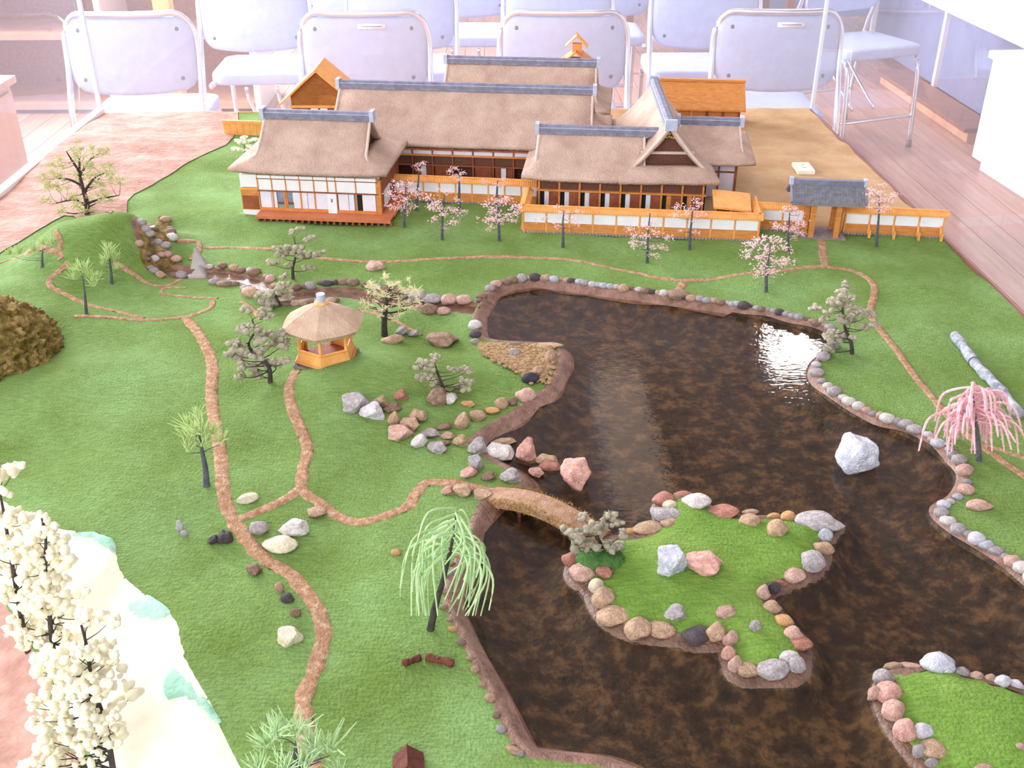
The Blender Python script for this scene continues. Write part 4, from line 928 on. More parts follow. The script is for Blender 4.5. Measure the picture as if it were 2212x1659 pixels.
# ================================================================== STONES
def rock_mesh(seed, sub=3, cuts=7, rough=.10, depth=.80):
    r = random.Random(seed); bm = bmesh.new(); bmesh.ops.create_icosphere(bm, subdivisions=sub, radius=1)
    pl = []
    for k in range(cuts):
        d = Vector((r.gauss(0, 1), r.gauss(0, 1), r.gauss(0, .8))).normalized(); pl.append((d, r.uniform(depth-.14, depth+.1)))
    for v in bm.verts:
        for d, h in pl:
            s = v.co.dot(d)
            if s > h: v.co -= d*(s-h)*.93
        n_ = nz3(v.co.x+seed*3.1, v.co.y, v.co.z, 1.6)*rough+nz3(v.co.x+seed, v.co.y, v.co.z, 4.5)*rough*.4; v.co *= 1+n_
    bb = [max(abs(v.co[i]) for v in bm.verts) for i in range(3)]
    for v in bm.verts: v.co = Vector((v.co.x/bb[0], v.co.y/bb[1], v.co.z/bb[2]))
    return save(bm, 'rock')
RBIG = [rock_mesh(k, 4, 12, .16, .68) for k in range(8)]; RSM = [rock_mesh(40+k, 3, 7, .13, .80) for k in range(8)]; RPEB = [rock_mesh(80+k, 2, 3, .1, .92) for k in range(6)]
for ml in (RBIG, RSM, RPEB):
    for me in ml: me.materials.append(ROCKM['tan'])
def geom(u, v, w, h, water=False, sink=.55):
    p0 = T(u, v, 0, water); k = pxm(p0); a = w/k/2; e_ = math.asin(min(.98, (CH-p0.z)/(p0-Vector((0, 0, CH))).length)); hh = h/k/2
    ay = min(.85*a, .85*hh/math.sin(e_)); az = math.sqrt(max(hh*hh-(ay*math.sin(e_))**2, (.35*hh)**2))/math.cos(e_)
    az = max(az, .35*a) if h > .35*w else az
    lift = az*sink; p = T(u, v, lift, water); return p, a, ay, az
def rock(u, v, w, h, c, label, ms=None, rz=None, water=False, sink=.55, seed=None):
    p, a, ay, az = geom(u, v, w, h, water, sink); ms = ms or RBIG
    o = inst('garden_rock', ms[(seed if seed is not None else int(u*7+v)) % len(ms)], ROCKM[c], None, p, (0, 0, random.uniform(-.15, .15) if rz is None else rz), (a*1.1, ay*1.12, az*1.1))
    tag(o, label, 'rock'); return o
rock(813, 574, 42, 22, 'pinktan', 'flat pinkish stone beside the long upper path', rz=.2)
rock(535, 1075, 46, 24, 'cream', 'long pale stone between the left path and the cross path', RSM, .35)
rock(557, 1142, 44, 34, 'grey', 'grey oval stone just right of the path junction', RSM, -.4)
rock(637, 1141, 58, 38, 'pale', 'pale notched stone, right of the three by the junction', rz=-.3)
rock(605, 1175, 70, 38, 'cream', 'largest cream stone lying below the path junction', RSM, -.35)
rock(682, 1107, 44, 26, 'tan', 'tan stone touching the curved path to the bridge', RSM)
rock(389, 1137, 17, 26, 'white', 'small upright white stone left of the path', RSM); rock(398, 1153, 15, 15, 'white', 'tiny white pebble below the small upright stone', RSM)
rock(459, 1167, 25, 22, 'dark', 'smaller of two dark brown stones by the path'); rock(488, 1161, 33, 30, 'dark', 'larger of two dark brown stones by the path')
rock(550, 1232, 32, 28, 'brown', 'brown speckled stone left of the winding path'); rock(604, 1271, 20, 24, 'tan', 'topmost of three small stones inside the path bend', RSM); rock(622, 1292, 30, 24, 'dark', 'dark grey middle stone of three inside the path bend', RSM); rock(639, 1323, 24, 20, 'brown', 'lowest brown stone of three inside the path bend', RSM)
rock(627, 1376, 52, 48, 'cream', 'broad flat cream stone beside the lower path', sink=.3)
rock(855, 1194, 22, 15, 'orange', 'orange stone under the left fronds of the willow', RSM); rock(1110, 1621, 40, 16, 'tan', 'flat tan stone at the bottom shore', RSM, -.5)
rock(768, 869, 56, 46, 'grey', 'grey-topped boulder, leftmost on the pavilion hill'); rock(803, 889, 54, 44, 'white', 'whitish boulder next to the leftmost hill boulder'); rock(822, 868, 30, 28, 'tan', 'tan stone wedged behind the whitish hill boulder')
rock(865, 855, 30, 28, 'red', 'small red-brown stone standing alone on the hill')
for u, v, w_, h_, c_, lb in [(848, 880, 38, 20, 'brown', 'mossy brown stone right of the whitish hill boulder'), (848, 908, 28, 36, 'tan', 'upright tan wedge in the rock cluster below the pavilion'), (905, 898, 40, 26, 'tan', 'tan stone at the top right of the hill rock cluster'), (888, 915, 44, 32, 'tan', 'tan stone in the middle of the hill rock cluster'), (865, 934, 52, 36, 'pinktan', 'biggest pink-tan stone of the hill rock cluster'), (903, 955, 38, 34, 'pale', 'pale pointed stone below the hill rock cluster'), (930, 936, 42, 22, 'grey', 'flat grey-tan stone in the hill rock cluster'), (947, 966, 44, 28, 'grey', 'grey-pink stone at the lower end of the hill rock cluster'), (958, 922, 36, 14, 'brown', 'low brown stone half sunk above the shore path'), (968, 942, 34, 18, 'tan', 'tan slab near the shore, first of two'), (995, 953, 34, 30, 'tan', 'tan slab leaning down to the shore'), (962, 958, 24, 12, 'brown', 'thin brown stone beside the lowest cluster stone')]:
    rock(u, v, w_, h_, c_, lb)
rock(946, 858, 46, 42, 'brown', 'brown boulder below the bent cream pine'); rock(972, 862, 34, 26, 'pale', 'pale stone against the brown boulder below the bent pine'); rock(1013, 872, 32, 12, 'orange', 'thin orange stone on the headland grass')
rock(996, 912, 34, 42, 'tan', 'upright tan stone on the headland shore'); rock(1031, 898, 36, 24, 'tan', 'rounded tan stone second along the headland shore', RSM); rock(1062, 887, 34, 16, 'orange', 'flat orange-tan stone on the headland shore', RSM); rock(1083, 872, 28, 26, 'tan', 'tan stone fourth along the headland shore', RSM); rock(1106, 868, 22, 20, 'brown', 'small brown stone on the headland shore', RSM); rock(1136, 853, 42, 30, 'pinktan', 'pink-tan stone below the black pebble on the headland', RSM)
rock(1145, 817, 36, 24, 'black', 'shiny black pebble on the headland tip', RSM); rock(1162, 803, 24, 26, 'tan', 'tan stone right of the black pebble', RSM); rock(1188, 773, 24, 34, 'tan', 'upright tan stone at the headland tip', RSM); rock(1178, 747, 72, 15, 'tan', 'long flat slab at the top of the gravel beach', RSM, 0); rock(1110, 762, 26, 20, 'grey', 'grey stone on the gravel beach', RSM); rock(1115, 743, 30, 14, 'brown', 'brown stone at the edge of the gravel beach', RSM)
rock(957, 735, 64, 36, 'brown', 'large flat-topped brown boulder behind the headland', rz=-.1); rock(848, 733, 46, 18, 'tan', 'long tan stone below the old dark-trunked tree', RSM, .4); rock(868, 715, 30, 20, 'grey', 'left grey stone of a pair behind the long tan stone'); rock(893, 721, 26, 16, 'grey', 'right grey stone of a pair behind the long tan stone')
for u, v, w_, h_, c_, lb in [(1032, 966, 40, 44, 'grey', 'grey upright stone at the head of the shore rocks'), (1028, 1001, 32, 42, 'grey', 'grey stone below the upright shore stone'), (1010, 1022, 40, 26, 'rose', 'pink stone just above the bridge path'), (1080, 977, 68, 38, 'pale', 'large pale flat stone among the shore rocks'), (1090, 953, 56, 16, 'tan', 'narrow tan stone behind the large pale flat stone'), (1137, 975, 42, 60, 'rose', 'tall pink stone among the shore rocks'), (1183, 992, 48, 18, 'tan', 'tan stone sticking out into the water'), (1190, 1007, 48, 18, 'red', 'reddish stone sticking out into the water'), (1160, 1019, 34, 22, 'rose', 'rounded rosy stone at the waterline'), (1103, 1029, 46, 36, 'grey', 'grey sloping stone above the bridge head'), (1056, 1030, 32, 24, 'brown', 'brown stone between the pink and grey shore stones'), (967, 1061, 28, 22, 'rose', 'pink round stone left of the bridge head'), (1002, 1060, 42, 30, 'tan', 'tan stone in the middle of the bridge head'), (1046, 1067, 46, 22, 'tan', 'tan block stone at the foot of the bridge')]:
    rock(u, v, w_, h_, c_, lb, water=True)
rock(1247, 1020, 66, 74, 'rose', 'big pointed pink rock standing in the water', water=True, seed=3, sink=.7); rock(1855, 980, 92, 80, 'blue', 'big bluish-white boulder alone in the pond', water=True, seed=1, sink=.7)
rock(1452, 1211, 62, 72, 'blue', 'blue-grey standing rock in the middle of the island', seed=5, sink=.7); rock(1523, 1218, 76, 56, 'rose', 'pink rock beside the blue-grey island rock', seed=2); rock(1460, 1326, 46, 42, 'grey', 'pointed grey rock near the island front edge', seed=6); rock(1570, 1322, 46, 26, 'pinktan', 'low pinkish stone on the front part of the island'); rock(1633, 1353, 28, 26, 'grey', 'small purple-grey stone on the island neck'); rock(1307, 1237, 38, 28, 'red', 'red-brown stone below the green bush on the island'); rock(1680, 1142, 48, 42, 'tan', 'tan oval stone on the right part of the island', RSM, .6)
rock(2117, 1091, 58, 22, 'pinktan', 'long pinkish stone on the right lawn', RSM, .08); rock(1465, 636, 50, 18, 'brown', 'flat brown step stone at the upper pond shore', RSM, 0)
# wedge stones of the stream crossing
def wedge(u, v, w_, h_, label, lean):
    p = T(u, v); k = pxm(p); a = w_/k/2; hz = h_/k/.9; e_ = bmesh.new()
    vs_ = [e_.verts.new(q) for q in ((-a, -a*.7, -.006), (a, -a*.5, -.006), (a*.9, a*.6, -.006), (-a*.8, a*.6, -.006), (lean*a, -a*.1, hz), (lean*a+.003, a*.3, hz*.96))]
    for f in ((0, 1, 2, 3), (0, 4, 5, 3), (0, 1, 4), (1, 2, 5, 4), (2, 3, 5)): e_.faces.new([vs_[k_] for k_ in f])
    bmesh.ops.recalc_face_normals(e_, faces=e_.faces[:]); bmesh.ops.bevel(e_, geom=e_.edges[:], offset=.0012, segments=2, affect='EDGES')
    o = mesh_obj('wedge_stone', e_, ROCKM['grey']); o.location = (p.x, p.y, Hs(p.x, p.y)); tag(o, label, 'rock'); return o
wedge(432, 574, 40, 40, 'pale upright wedge stone standing in the stream', -.3); wedge(426, 598, 54, 24, 'pale sloping wedge stone in front of the upright one', .2)

def edging(name, label, items, water=True, ms=None, sink=.5):
    e_ = empty(name, T(items[0][0], items[0][1], 0, True)); tag(e_, label, 'stone edging', 'stone edgings of the garden water')
    inv = Vector(e_.location)
    for i, it in enumerate(items):
        u, v, w_, h_, c_ = it; p, a, ay, az = geom(u, v, w_, h_, water, sink); ml = ms or RSM
        inst('stone', ml[(i*5+int(u)) % len(ml)], ROCKM[c_], e_, p-inv, (0, 0, random.uniform(-.35, .35)), (a*1.2, ay*1.22, az*1.15))
    return e_
edging('island_edging', 'ring of boulders around the middle island', [(1434, 1078, 43, 32, 'red'), (1477, 1069, 37, 16, 'red'), (1503, 1086, 56, 38, 'pale'), (1448, 1092, 30, 20, 'cream'), (1441, 1110, 64, 30, 'grey'), (1401, 1141, 62, 28, 'tan'), (1447, 1129, 34, 20, 'tan'), (1363, 1149, 28, 16, 'orange'), (1561, 1109, 62, 34, 'red'), (1620, 1108, 34, 14, 'tan'), (1621, 1126, 43, 28, 'tan'), (1669, 1115, 30, 14, 'orange'), (1706, 1117, 34, 26, 'orange'), (1773, 1127, 92, 40, 'grey'), (1782, 1157, 28, 30, 'blue'), (1778, 1184, 40, 28, 'tan'), (1755, 1215, 46, 46, 'grey'), (1715, 1243, 44, 28, 'pinktan'), (1684, 1260, 34, 14, 'red'), (1669, 1270, 28, 28, 'dark'), (1650, 1283, 27, 38, 'pinktan'), (1669, 1313, 36, 32, 'tan'), (1693, 1343, 36, 28, 'orange'), (1715, 1371, 38, 36, 'pinktan'), (1729, 1393, 44, 32, 'red'), (1703, 1418, 40, 28, 'pale'), (1721, 1438, 34, 36, 'grey'), (1672, 1446, 72, 38, 'grey'), (1615, 1447, 44, 28, 'tan'), (1588, 1437, 26, 36, 'pinktan'), (1574, 1412, 28, 32, 'rose'), (1578, 1381, 30, 34, 'pinktan'), (1546, 1366, 40, 44, 'tan'), (1504, 1370, 54, 38, 'dark'), (1429, 1361, 60, 32, 'tan'), (1377, 1358, 52, 44, 'tan'), (1324, 1330, 64, 38, 'tan'), (1303, 1292, 44, 42, 'tan'), (1289, 1267, 32, 30, 'cream'), (1260, 1237, 54, 36, 'pinktan'), (1237, 1207, 40, 32, 'red'), (1254, 1186, 22, 22, 'red'), (1263, 1169, 28, 22, 'blue')])
edging('islet_edging', 'row of boulders around the corner island', [(1910, 1464, 42, 36, 'grey'), (1930, 1440, 40, 15, 'tan'), (1973, 1441, 52, 15, 'pinktan'), (2027, 1433, 62, 44, 'blue'), (2078, 1451, 28, 20, 'grey'), (2110, 1461, 30, 18, 'pinktan'), (2140, 1466, 24, 20, 'tan'), (2166, 1474, 32, 28, 'white'), (2198, 1482, 36, 24, 'white'), (2235, 1498, 36, 26, 'grey'), (1887, 1501, 24, 38, 'pinktan'), (1920, 1498, 54, 44, 'rose'), (1931, 1536, 48, 42, 'pinktan'), (1957, 1580, 46, 52, 'rose'), (1994, 1579, 38, 28, 'white'), (2015, 1617, 52, 36, 'tan'), (2012, 1646, 26, 22, 'grey'), (2040, 1680, 40, 36, 'pinktan'), (1985, 1625, 26, 30, 'grey'), (2207, 1614, 22, 16, 'pinktan'), (2127, 1662, 40, 20, 'tan')])
def along(px, size, jit, cols, gap=.92, seed=1, hw=.75):
    r = random.Random(seed); pts = catmull([Vector((u, v, 0)) for u, v in px], 10); out = []; acc = 0; nxt = 0
    for a, b_ in zip(pts, pts[1:]):
        l = (b_-a).length
        while nxt <= acc+l:
            q = a.lerp(b_, (nxt-acc)/l if l else 0); k = pxm(P(q.x, q.y)); w_ = size*k*r.uniform(.62, 1.35)
            out.append((q.x+r.uniform(-jit, jit), q.y+r.uniform(-jit, jit)*.6, w_, w_*hw*r.uniform(.8, 1.1), r.choice(cols))); nxt += w_*gap
        acc += l
    return out
C1 = ['grey', 'grey', 'pale', 'dark', 'tan', 'blue', 'pinktan', 'brown']; C2 = ['blue', 'grey', 'white', 'pale', 'grey', 'pinktan']; C3 = ['tan', 'grey', 'brown', 'pinktan', 'pale', 'grey', 'brown']
edging('pond_edging', 'row of small stones along the upper pond shore', along([(1034, 648), (1062, 620), (1110, 604), (1160, 599), (1220, 605), (1290, 615), (1370, 625), (1440, 635), (1500, 644), (1570, 654), (1640, 666), (1700, 679), (1760, 694), (1800, 710)], .0135, 2, C1, gap=.8), ms=RPEB)
edging('pond_edging', 'row of pale stones along the right pond shore', along([(1812, 728), (1794, 754), (1772, 778), (1764, 800), (1780, 826), (1812, 852), (1852, 877), (1900, 898), (1950, 914), (1992, 934), (2030, 958), (2066, 987), (2086, 1014), (2090, 1045), (2074, 1070), (2038, 1090), (2034, 1110), (2062, 1136), (2102, 1160), (2150, 1188), (2192, 1214), (2235, 1248)], .0145, 2.5, C2, gap=.82, seed=2), ms=RPEB)
edging('pond_edging', 'few stones at the inlet corner of the pond', along([(1026, 738), (1024, 716), (1026, 694), (1024, 676)], .015, 3, C1, seed=3), ms=RPEB)
edging('pond_edging', 'sparse small stones along the lower left shore', along([(1036, 1092), (1018, 1130), (994, 1186), (968, 1246), (958, 1300), (978, 1354), (1010, 1412), (1054, 1500), (1088, 1580), (1126, 1630)], .0075, 3, ['tan', 'orange', 'grey', 'pinktan', 'brown'], gap=1.9, seed=4), ms=RPEB)
edging('stream_edging', 'tumbled stones of the waterfall gully', along([(300, 478), (318, 500), (308, 530), (316, 560), (330, 592), (362, 600)], .017, 9, C3, seed=5)+along([(352, 474), (372, 496), (374, 512), (356, 535), (372, 560), (392, 572)], .016, 9, C3+['blue'], seed=6)+along([(322, 490), (336, 520), (334, 548), (345, 574)], .013, 14, C3, gap=.8, seed=16), ms=RPEB)
edging('stream_edging', 'stones lining the stream below the wedge stones', along([(372, 592), (410, 600)], .016, 4, C3, seed=17)+along([(455, 575), (500, 578), (545, 585), (580, 600), (600, 622)], .016, 5, C3, seed=7)+along([(455, 612), (490, 614), (520, 620), (548, 632), (560, 650), (600, 655)], .019, 7, C3+['white'], seed=8), ms=RPEB)
edging('stream_edging', 'stones lining the stream behind the pavilion', along([(640, 622), (700, 612), (760, 610), (820, 622), (870, 632)], .015, 3, ['brown', 'tan', 'dark', 'grey'], seed=9)+along([(620, 655), (680, 652), (740, 650)], .015, 4, C3, seed=10), ms=RPEB)
edging('stream_edging', 'larger stones where the stream meets the pond', along([(880, 632), (930, 646), (985, 648), (1025, 650)], .022, 4, ['grey', 'pinktan', 'tan', 'red', 'grey'], seed=11)+along([(905, 664), (960, 672)], .018, 3, C3, seed=12))
e_ = empty('beach_pebbles', T(1110, 780)); tag(e_, 'loose tan pebbles scattered on the gravel beach', 'pebbles', None, 'stuff')
bm = bmesh.new()
for k in range(420):
    u = random.uniform(1035, 1198); v = random.uniform(742, 828)
    if v > 775+(u-1060)*.62 or v > 830-(u-1150)*.5 and u > 1190: continue
    q = T(u, v, .003); s = random.uniform(.0018, .0042); bmesh.ops.create_icosphere(bm, subdivisions=1, radius=s, matrix=Matrix.Translation(q-e_.location) @ Matrix.Diagonal((1.2, .9, .6, 1)))
tag(mesh_obj('pebble_layer', bm, GRAVEL, e_), kind='stuff')

# logs and twigs
p = T(2060, 732); q = T(2200, 905); e = empty('birch_log', p); tag(e, 'grey-white birch log lying on the right lawn', 'log')
d = q-p; bm = bmesh.new(); pts = [p+d*k/12-p+Vector((0, 0, Hs(*(p+d*k/12).xy)-(p+d*k/12).z+.006)) for k in range(13)]
tube(bm, pts, [.0070*(1+.16*math.sin(k*2.3)) for k in range(13)], 10); mesh_obj('trunk', bm, LOG, e, True)
for k in (4, 9):
    bm = bmesh.new(); c_ = pts[k]; dd = d.normalized(); tube(bm, [c_-dd*.0012, c_+dd*.0012], .0078, 10); mesh_obj('bark_band', bm, BARKG, e)
def twig(a, b_, r, label):
    p = T(*a); q = T(*b_); e = empty('fallen_twig', p); tag(e, label, 'twig'); n_ = 6; bm = bmesh.new()
    tube(bm, [p.lerp(q, k/n_)-p+Vector((0, .0006*math.sin(k*2), r*.7)) for k in range(n_+1)], [r*(.92+.12*math.sin(k*1.3+1)) for k in range(n_+1)], 7); mesh_obj('stem', bm, TWIG, e, True)
    bm = bmesh.new(); m_ = p.lerp(q, .4)-p; tube(bm, [m_+Vector((0, 0, r)), m_+Vector((.002, -.003, r*2.1))], [r*.5, r*.25], 5); mesh_obj('stub', bm, TWIG, e)
twig((872, 1437), (908, 1424), .0036, 'short dark twig on the lower lawn'); twig((920, 1424), (980, 1437), .0040, 'longer red-brown twig on the lower lawn')
p = T(882, 1652); e = empty('bark_lean_to', (p.x, p.y, Hs(p.x, p.y)), .1); e.scale = (.62, .62, .7); tag(e, 'little dark bark shelter at the bottom edge', 'shelter')
for s, r_ in ((-1, -.62), (1, .55)):
    o = box('bark_slab', -.014, .014, -.018, .018, -.0018, .0018, TWIG, e, .0008); o.location = (s*.0095, -.004, .011); o.rotation_euler = (0, r_*1.2, 0)
dome('tan_core', (0, -.008, .003), .007, .010, .010, ROCKM['orange'], e, .1, 4, 3)

# ================================================================== TREES
def tuft_mesh(seed, kind):
    r = random.Random(seed); bm = bmesh.new()
    if kind == 'pad':          # rounded needle cushion with a fuzzy skin
        for k in range(8):
            d = Vector((r.gauss(0, .42), r.gauss(0, .42), r.gauss(0, .22))); d *= min(1, .7/max(d.length, .01)); bmesh.ops.create_icosphere(bm, subdivisions=2, radius=r.uniform(.30, .46), matrix=Matrix.Translation(d))
        for v in bm.verts: v.co *= 1+.30*nz3(v.co.x+seed, v.co.y, v.co.z, 4)
        for k in range(110):
            d = Vector((r.gauss(0, 1), r.gauss(0, 1), r.gauss(.3, 1))).normalized(); q = Vector((d.x, d.y, d.z*.7))*.62; s = d.orthogonal().normalized()*.05
            bm.faces.new([bm.verts.new(q-s), bm.verts.new(q+s), bm.verts.new(q+Vector((d.x, d.y, d.z*.7+.1))*.30)])
    elif kind == 'petal':      # loose spray of blossom flakes
        for k in range(46):
            d = Vector((r.gauss(0, .42), r.gauss(0, .42), r.gauss(0, .26))); s = r.uniform(.12, .24); M = Matrix.Translation(d) @ Matrix.Rotation(r.uniform(0, 6), 4, Vector((r.gauss(0, 1), r.gauss(0, 1), r.gauss(0, 1))))
            vs_ = [bm.verts.new(M @ Vector(q)) for q in ((s, 0, 0), (-s*.5, s*.6, 0), (-s*.5, -s*.6, 0), (0, 0, s*.5))]
            for f in ((0, 1, 3), (1, 2, 3), (2, 0, 3), (0, 2, 1)): bm.faces.new([vs_[j] for j in f])
    elif kind == 'ball':       # popcorn blossom
        for k in range(7):
            d = Vector((r.gauss(0, .4), r.gauss(0, .4), r.gauss(0, .36))); bmesh.ops.create_icosphere(bm, subdivisions=2, radius=r.uniform(.32, .5), matrix=Matrix.Translation(d))
        for v in bm.verts: v.co *= 1+.22*nz3(v.co.x+seed, v.co.y, v.co.z, 3.5)
    elif kind == 'spike':      # sheaf of thin shoots
        for k in range(26):
            d = Vector((r.gauss(0, .5), r.gauss(0, .5), abs(r.gauss(.95, .35)))).normalized(); l = r.uniform(.6, 1.15); b_ = Vector((r.gauss(0, .1), r.gauss(0, .1), 0))
            bend = Vector((0, 0, .02*l)); tube(bm, [b_, b_+d*l*.55, b_+d*l+bend], [.022, .034, .012], 3, False)
    elif kind == 'needle':     # thin feathery twiglets
        for k in range(34):
            d = Vector((r.gauss(0, 1), r.gauss(0, 1), r.gauss(.25, .6))).normalized(); l = r.uniform(.35, 1.0); q = Vector((r.gauss(0, .25), r.gauss(0, .25), r.gauss(0, .15)))
            tube(bm, [q, q+d*l*.5, q+d*l], [.02, .05, .02], 3, False)
    me = save(bm, 'foliage_'+kind); 
    if kind in ('petal', 'spike', 'needle'): me.polygons.foreach_set('use_smooth', [False]*len(me.polygons))
    return me
TM = {k: [tuft_mesh(i*3+1, k) for i in range(4)] for k in ('pad', 'petal', 'ball', 'spike', 'needle')}
for k in TM:
    for me in TM[k]: me.materials.append(PINEC)
def tree(name, label, base, trunk, tufts, kind, fm, bark=BARK, r0=.0035, group=None, part='foliage_clump', cat='tree', dj=.6, seed=1, gz=1, limbs=()):
    """base (u,v) stands on the ground; trunk and tufts are measured in the upright plane through the base"""
    r = random.Random(seed); b0 = T(*base); k = pxm(b0); e = empty(name, b0); tag(e, label, cat, group)
    def up(u, v, j=0):
        q = PY(u, v, b0.y); return Vector((q.x-b0.x, j, q.z-b0.z))
    tp = [Vector((0, 0, -.004))]+[up(u, v, r.uniform(-.002, .002)) for u, v in trunk]
    tpc = catmull(tp, 4); n_ = len(tpc); bm = bmesh.new(); tube(bm, tpc, [r0*(1-.72*i/(n_-1)) for i in range(n_)], 7)
    for lb_ in limbs:
        j0 = r.uniform(-.5, .5)*abs(lb_[-1][0]-lb_[0][0])/k; lp = catmull([up(u, v, j0*i/(len(lb_)-1)) for i, (u, v) in enumerate(lb_)], 5); tube(bm, lp, [r0*.5*(1-.7*i/(len(lp)-1)) for i in range(len(lp))], 6); tpc = tpc+lp[2:]
    T_ = []
    for t in tufts:
        u, v, s = t; dep = r.uniform(-1, 1)*dj*max(abs(x[0]-base[0]) for x in tufts)/k*.7 if len(tufts) > 1 else 0
        T_.append((up(u, v, dep), s/k/2*{'pad': 1.2, 'petal': 1.3, 'ball': 1.35}.get(kind, 1)))
    for q, s in T_:
        c_ = [p for p in tpc if p.z < q.z-.15*s] or [tpc[n_//3]]
        a = min(c_, key=lambda p: (p-q).length+.25*abs(p.z-q.z*.75)); ia = min(tpc.index(a), n_-1); rr = max(r0*(1-.72*ia/(n_-1))*.36, .0005)
        md = a.lerp(q, .5)+Vector((r.uniform(-.1, .1), r.uniform(-.1, .1), -.12))*(q-a).length
        tube(bm, catmull([a, md, q-Vector((0, 0, s*.25))], 4), [rr*(1-.7*i/8) for i in range(9)], 5, False)
    mesh_obj('trunk', bm, bark, e, True)
    for i, (q, s) in enumerate(T_):
        inst(part, TM[kind][(i+seed) % 4], fm, e, q, (r.uniform(-.25, .25), r.uniform(-.25, .25), r.uniform(0, 6.28)), (s*r.uniform(.85, 1.15), s*r.uniform(.85, 1.15), s*gz*r.uniform(.85, 1.15)))
    return e
def cloud(cu, cv, ru, rv, n, s0, s1, seed, mind=.55):
    r = random.Random(seed); out = []
    for k in range(n*30):
        a = r.uniform(0, 6.28); d = math.sqrt(r.random()); u, v = cu+ru*d*math.cos(a), cv+rv*d*math.sin(a); s = r.uniform(s0, s1)
        if all(math.hypot(u-x, v-y) > mind*(s+t)/2 for x, y, t in out): out.append((u, v, s))
        if len(out) >= n: break
    return out
G1 = 'cherry trees along the garden wall'
for i, (b_, tr, cl, lb) in enumerate([
    ((873, 492), [(873, 465), (877, 430), (875, 395)], cloud(874, 425, 36, 38, 13, 18, 30, 21), 'pink cherry tree right next to the left house veranda'),
    ((955, 518), [(955, 490), (957, 455), (960, 420)], cloud(957, 452, 42, 42, 13, 16, 28, 22), 'pink cherry tree second from the left house'),
    ((1078, 520), [(1078, 495), (1076, 465), (1076, 430)], cloud(1078, 460, 42, 40, 14, 18, 30, 23), 'pink cherry tree at the left end of the front wall'),
    ((1216, 535), [(1216, 505), (1216, 480), (1218, 455)], cloud(1214, 470, 46, 24, 8, 14, 24, 24), 'sparse cherry tree in front of the second wall panel'),
    ((1398, 568), [(1398, 540), (1400, 500), (1404, 460)], cloud(1402, 500, 44, 50, 12, 15, 26, 25), 'sparse cherry tree in front of the middle of the wall'),
    ((1490, 540), [(1490, 510), (1494, 475), (1497, 445)], cloud(1494, 468, 38, 42, 10, 14, 24, 26), 'sparse cherry tree hard against the right part of the wall'),
    ((1655, 630), [(1655, 600), (1657, 580), (1662, 550), (1664, 525)], cloud(1657, 552, 46, 40, 18, 20, 32, 27), 'fullest pink cherry tree beside the path near the gate'),
    ((1702, 545), [(1702, 515), (1704, 485), (1706, 460)], cloud(1708, 482, 34, 38, 13, 16, 28, 28), 'pink cherry tree just left of the gate'),
    ((1893, 533), [(1895, 500), (1899, 460), (1900, 425)], cloud(1902, 428, 30, 34, 12, 16, 26, 29), 'pink cherry tree in front of the buttressed wall'),
    ((900, 455), [(901, 420), (904, 390), (905, 368)], cloud(906, 362, 14, 14, 3, 14, 20, 30), 'thin cherry tree in front of the rear wall, nearest the left house'),
    ((992, 458), [(992, 420), (992, 390), (992, 366)], cloud(990, 372, 24, 16, 5, 14, 22, 31), 'thin cherry tree in front of the middle of the rear wall'),
    ((1073, 462), [(1073, 430), (1074, 405), (1075, 388)], cloud(1073, 396, 26, 20, 4, 10, 16, 32), 'thin bare cherry tree near the right end of the rear wall')]):
    tree('cherry_tree', lb, b_, tr, cl, 'petal', PINK, BARKG, .0032, G1, 'blossom_cluster', seed=i+5, gz=.8)
G2 = 'cream-needled model pines'
tree('pine_tree', 'cream pine tree beside the stream above the pavilion', (633, 603), [(632, 580), (636, 565), (640, 540), (636, 515)], [(645, 499, 18), (627, 505, 20), (668, 518, 22), (620, 532, 22), (598, 538, 20), (605, 552, 28), (628, 540, 26), (645, 530, 24), (650, 550, 22), (672, 548, 26), (690, 552, 22), (660, 563, 26), (585, 576, 24), (625, 572, 20), (668, 578, 26), (683, 545, 18)], 'pad', PINEC, BARK, .0030, G2, seed=2, gz=.8)
tree('pine_tree', 'low cream pine tree leaning over the stream bend', (605, 662), [(604, 655), (596, 640), (604, 622), (612, 608)], [(612, 598, 22), (606, 612, 24), (624, 606, 20), (560, 640, 26), (578, 636, 24), (592, 628, 24), (604, 640, 26), (620, 628, 24), (570, 652, 26), (590, 654, 24), (628, 646, 18), (580, 660, 22)], 'pad', PINEC, BARK, .0030, G2, seed=3, gz=.8)
tree('pine_tree', 'large cream pine tree left of the pavilion', (583, 826), [(583, 800), (572, 780), (545, 760), (538, 740), (550, 715), (545, 690)], [(525, 683, 26), (562, 684, 26), (575, 692, 22), (540, 702, 30), (522, 710, 28), (558, 706, 26), (512, 728, 28), (528, 738, 28), (565, 722, 28), (575, 735, 24), (598, 735, 30), (585, 752, 26), (608, 752, 30), (565, 745, 24), (560, 762, 30), (540, 770, 26), (500, 765, 26), (492, 778, 24), (510, 785, 28), (525, 796, 26), (550, 795, 30), (575, 790, 30), (602, 782, 28), (615, 768, 28), (556, 808, 26), (530, 775, 26), (592, 798, 24)], 'pad', PINEC, BARK, .0036, G2, seed=4, gz=.85)
tree('old_pine_tree', 'feathery old tree with thick dark trunk behind the pavilion', (831, 726), [(830, 700), (832, 670), (836, 645), (842, 625)], cloud(846, 643, 62, 40, 44, 20, 30, 41, .42), 'needle', OLIVE, BARK, .0055, G2, seed=6)
